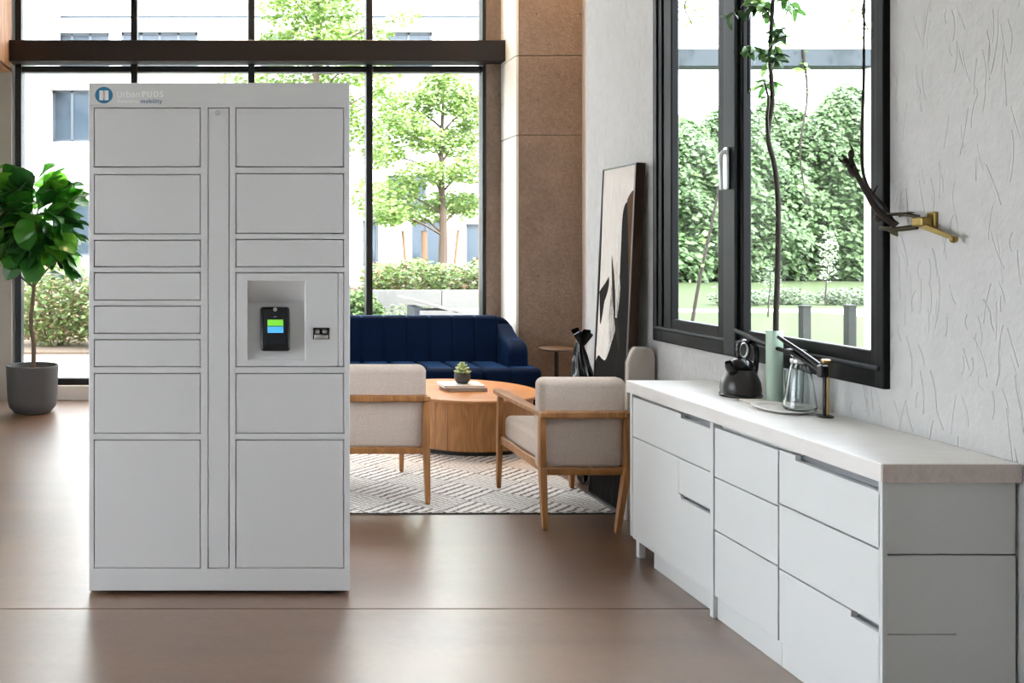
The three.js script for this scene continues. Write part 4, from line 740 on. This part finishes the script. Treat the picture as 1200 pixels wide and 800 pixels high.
/* ------------------------------------------------------------------ the office building across the court */
{
  const D = 20, s = F / D, X = (px) => (px - CX) / s, Y = (py) => EYE - (py - CY) / s;
  const b = thing('office_building', 'white office building with bluish windows across the court behind the tall glazing', 'building', [0, -0.12, -D]);
  const wins = [[61, 128, 38, 84, 3], [142, 232, 37, 84, 4], [305, 345, 38, 84, 2], [452, 507, 37, 84, 2], [61, 128, 105, 166, 3], [455, 500, 205, 250, 2], [300, 345, 105, 166, 2], [482, 520, 258, 312, 2], [546, 585, 262, 312, 2], [425, 444, 258, 312, 1], [61, 128, 235, 300, 3]].map(([a, c, d, e, n]) => [X(a), X(c), Y(e) + 0.12, Y(d) + 0.12, n]);
  const lower = wins.filter((w) => w[3] < Y(20)), x0 = -3.62, x1 = 7.2, roof = 14, yj = Y(20) + 0.12;
  obj('wall', plate(rectShape(x0, x1, 0, yj - 0.03), wins.map((w) => w.slice(0, 4)), 0.3, 0), M.facade, b);
  obj('upper_wall', [span(x0, x1, yj + 0.03, roof, 0, -0.3), span(x0, x1, yj - 0.04, yj + 0.04, -0.06, -0.3)], M.facade, b);
  obj('joint', span(x0, x1, yj - 0.03, yj + 0.03, -0.03, -0.05), M.officeFrame, b);
  for (const [a, c, d, e, n] of wins) {
    const t = 0.05, fr = obj('window', [span(a, c, d, d + t, -0.08, -0.16), span(a, c, e - t, e, -0.08, -0.16), ...Array.from({ length: n + 1 }, (_, i) => { const x = a + t / 2 + (c - a - t) * i / n; return span(x - t / 2, x + t / 2, d, e, -0.08, -0.16); })], M.officeFrame, b);
    for (let i = 0; i < n; i++) { const w = (c - a - t) / n; obj('pane', span(a + t / 2 + w * i + t / 2, a + t / 2 + w * (i + 1) - t / 2, d + t, e - t, -0.11, -0.13), M.officeGlass, fr); }
  }
  // wing on the left, coming forward, its upper storey standing out over the lower
  obj('wing', [span(-7.5, x0, 0, 4.82, 0, 5.5), span(-7.5, x0 + 0.18, 4.82, roof, 0, 5.5)], M.facade, b);
  obj('body', span(-7.5, x1, 0, roof, -0.3, -6), M.facade, b);
  for (let i = 0; i < 5; i++) obj('wing_seam', span(x0, x0 + 0.012, 0.1, 4.8, 0.9 + i * 0.95, 0.92 + i * 0.95), M.officeFrame, b);
}
/* ------------------------------------------------------------------ outside the casement: lawn, path, tall trees, pergola */
struct('garden_path', [span(8.0, 60, -0.13, -0.1, -21.4, -22.3), span(13.6, 16.6, -0.13, -0.095, -12, -21.4)], M.gravel);
{
  const d = 42;
  [[14.8, 8.4], [17.6, 7.2], [20.2, 7.0], [22.8, 7.6], [25.4, 8.1], [28.0, 8.6], [30.6, 9.0], [33.4, 9.2]].forEach(([x, h], i) => {
    const r = rr(2.6, 3.0), z = -d - rr(-0.8, 1.4), t = thing('tall_tree', ['first dense tall green tree from the left beyond the lawn', 'second dense tall green tree from the left beyond the lawn', 'third dense tall green tree from the left beyond the lawn', 'fourth dense tall green tree from the left beyond the lawn', 'fifth dense tall green tree from the left beyond the lawn', 'sixth dense tall green tree from the left beyond the lawn', 'seventh dense tall green tree from the left beyond the lawn', 'rightmost dense tall green tree beyond the lawn'][i], 'tree', [x, -0.12, z], 0, 'row of tall dense trees beyond the lawn');
    obj('trunk', stem([[0, 0, 0], [0.05, h * 0.5, 0], [0, h * 0.9, 0]], 0.16, 0.04, 12, 8), M.bark, t);
    foliage(t, 'foliage', 20000, 0.28, () => { const y = Math.pow(rnd(), 0.85), a = rr(0, 6.283), lump = 1 + 0.22 * Math.sin(a * 3 + y * 9 + i) + 0.16 * Math.sin(a * 5 - y * 15), k = r * lump * (0.75 + 0.3 * Math.sin(Math.PI * Math.min(1, y * 1.15))) * Math.pow(1 - Math.pow(y, 5), 0.7) * Math.sqrt(rr(0.25, 1)); return V(Math.cos(a) * k, 0.1 + y * h, Math.sin(a) * k * 0.8); }, CONIFER, 0.7);
  });
  {
    const t = thing('tall_hedge', 'long dense tall hedge closing the gaps behind the row of tall trees', 'hedge', [24, -0.12, -46.5]);
    obj('stems', Array.from({ length: 26 }, (_, i) => stem([[-12.5 + i, 0, rr(-0.3, 0.3)], [-12.4 + i + rr(-0.3, 0.3), 3, 0], [-12.5 + i, 6, 0]], 0.07, 0.02, 6, 6)), M.bark, t);
    foliage(t, 'foliage', 42000, 0.36, () => { const x = rr(-13.5, 13.5); return V(x, rr(0.05, 7.4 + 0.9 * Math.sin(x * 0.8) + 0.5 * Math.sin(x * 2.3)), rr(-0.8, 0.8)); }, CONIFER, 0.6);
  }
  // young shrubs at the near edge of the lawn
  [[13.2, 24], [14.6, 24.4], [16.0, 24.2], [17.2, 24.6], [18.4, 24.3]].forEach(([x, dd], i) => { const t = thing('low_shrub', ['low dark shrub at the left end of the row by the path', 'low dark shrub second from the left by the path', 'low dark shrub in the middle of the row by the path', 'low dark shrub second from the right by the path', 'low dark shrub at the right end of the row by the path'][i], 'shrub', [x, -0.12, -dd], 0, 'low shrubs by the garden path');
    obj('stems', Array.from({ length: 5 }, () => stem([[rr(-0.1, 0.1), 0, 0], [rr(-0.4, 0.4), 0.3, rr(-0.2, 0.2)]], 0.012, 0.006, 4, 5)), M.bark, t);
    foliage(t, 'foliage', 900, 0.09, () => { const v = inBall(); return V(v.x * 0.75, 0.2 + v.y * 0.24, v.z * 0.4); }, [0x364b28, 0x4a6036, 0x5d7248]); });
  const sap = (label, x, z, h, n, cols, lean) => { const t = thing('sapling', label, 'sapling', [x, -0.12, z]); const q = [[0, 0, 0], [lean * 0.3, h * 0.35, 0], [lean * 0.7, h * 0.7, 0.02], [lean, h, 0]]; obj('trunk', stem(q, 0.02, 0.006, 20, 6), M.darkBark, t); const c = curve(q);
    foliage(t, 'foliage', n, 0.07, () => c.getPoint(rr(0.4, 1)).add(inBall().multiplyScalar(0.22)), cols); return t; };
  sap('slender sapling with pale blossom standing on the lawn before the tall trees', (967 - CX) / F * 24, -24, 1.75, 330, [0xd6dccf, 0x8ea873, 0xb9c8a4], 0.1);
  sap('small dark sapling on the lawn just right of the window mullion', (900 - CX) / F * 20, -20, 0.95, 160, [0x5d7a48, 0x47623a], 0.05);
  const s2 = sap('leaning sapling seen in the left casement pane', (798 - CX) / F * 9, -9, 2.9, 60, [0x6d9440, 0x8aad58], 0.5);
  // pergola outside the casement: beam, posts and a hanging vine
  const p = thing('pergola', 'grey pergola beam crossing high outside the casement window on slim posts', 'pergola', [0, -0.12, -9.5]);
  obj('beam', rspan(3.95, 8.2, 3.29, 3.47, -0.1, 0.1, 0.01).rotateZ(0), std({ color: 0x2b353c, roughness: 0.6 }), p);
  obj('post', rspan(4.1, 4.22, 0, 3.3, -0.06, 0.06, 0.008), std({ color: 0x2b353c, roughness: 0.6 }), p); obj('post', rspan(6.53, 6.61, 0, 3.3, -0.05, 0.05, 0.008), M.facade, p, 'white post'); obj('post', rspan(7.9, 8.02, 0, 3.3, -0.06, 0.06, 0.008), std({ color: 0x2b353c, roughness: 0.6 }), p);
  const vine = (label, px, d, y1, y0, n, spread) => { const a = at(px, y1, d), e = at(px, y0, d), t = thing('hanging_vine', label, 'vine', [a.x, a.y, a.z]); const q = [[0, 0, 0], [0.03, (e.y - a.y) * 0.3, 0.02], [-0.03, (e.y - a.y) * 0.65, 0], [0.04, e.y - a.y, 0]]; obj('stem', stem(q, 0.012, 0.005, 24, 6), M.darkBark, t); const c = curve(q); foliage(t, 'foliage', n, 0.075, () => c.getPoint(Math.pow(rnd(), 1.4)).add(inBall().multiplyScalar(spread)), [0x55803a, 0x8aab58, 0xa4bf70]); };
  vine('leafy vine end hanging at the top of the left casement pane', 806, 9.1, -30, 28, 150, 0.2); vine('thin dark vine hanging in the middle of the right casement pane', 941, 9.39, 58, 240, 26, 0.05); vine('leafy vine end hanging at the top right of the right casement pane', 1014, 9.1, -40, 40, 110, 0.16);
  [[943, 12], [996, 12.1]].forEach(([px, dd], i) => { const t = thing('bollard', ['dark timber bollard on the lawn, the left one of two', 'dark timber bollard on the lawn, the right one of two'][i], 'bollard', [(px - CX) / F * dd, -0.12, -dd]);
    obj('post', rbox(0.105, 0.72, 0.105, 0.008, 0, 0.36, 0), std({ color: 0x1c201d, roughness: 0.8 }), t); obj('cap', rbox(0.115, 0.02, 0.115, 0.005, 0, 0.73, 0), std({ color: 0x2a2e2a, roughness: 0.7 }), t); });
}
renderer.render(scene, camera);
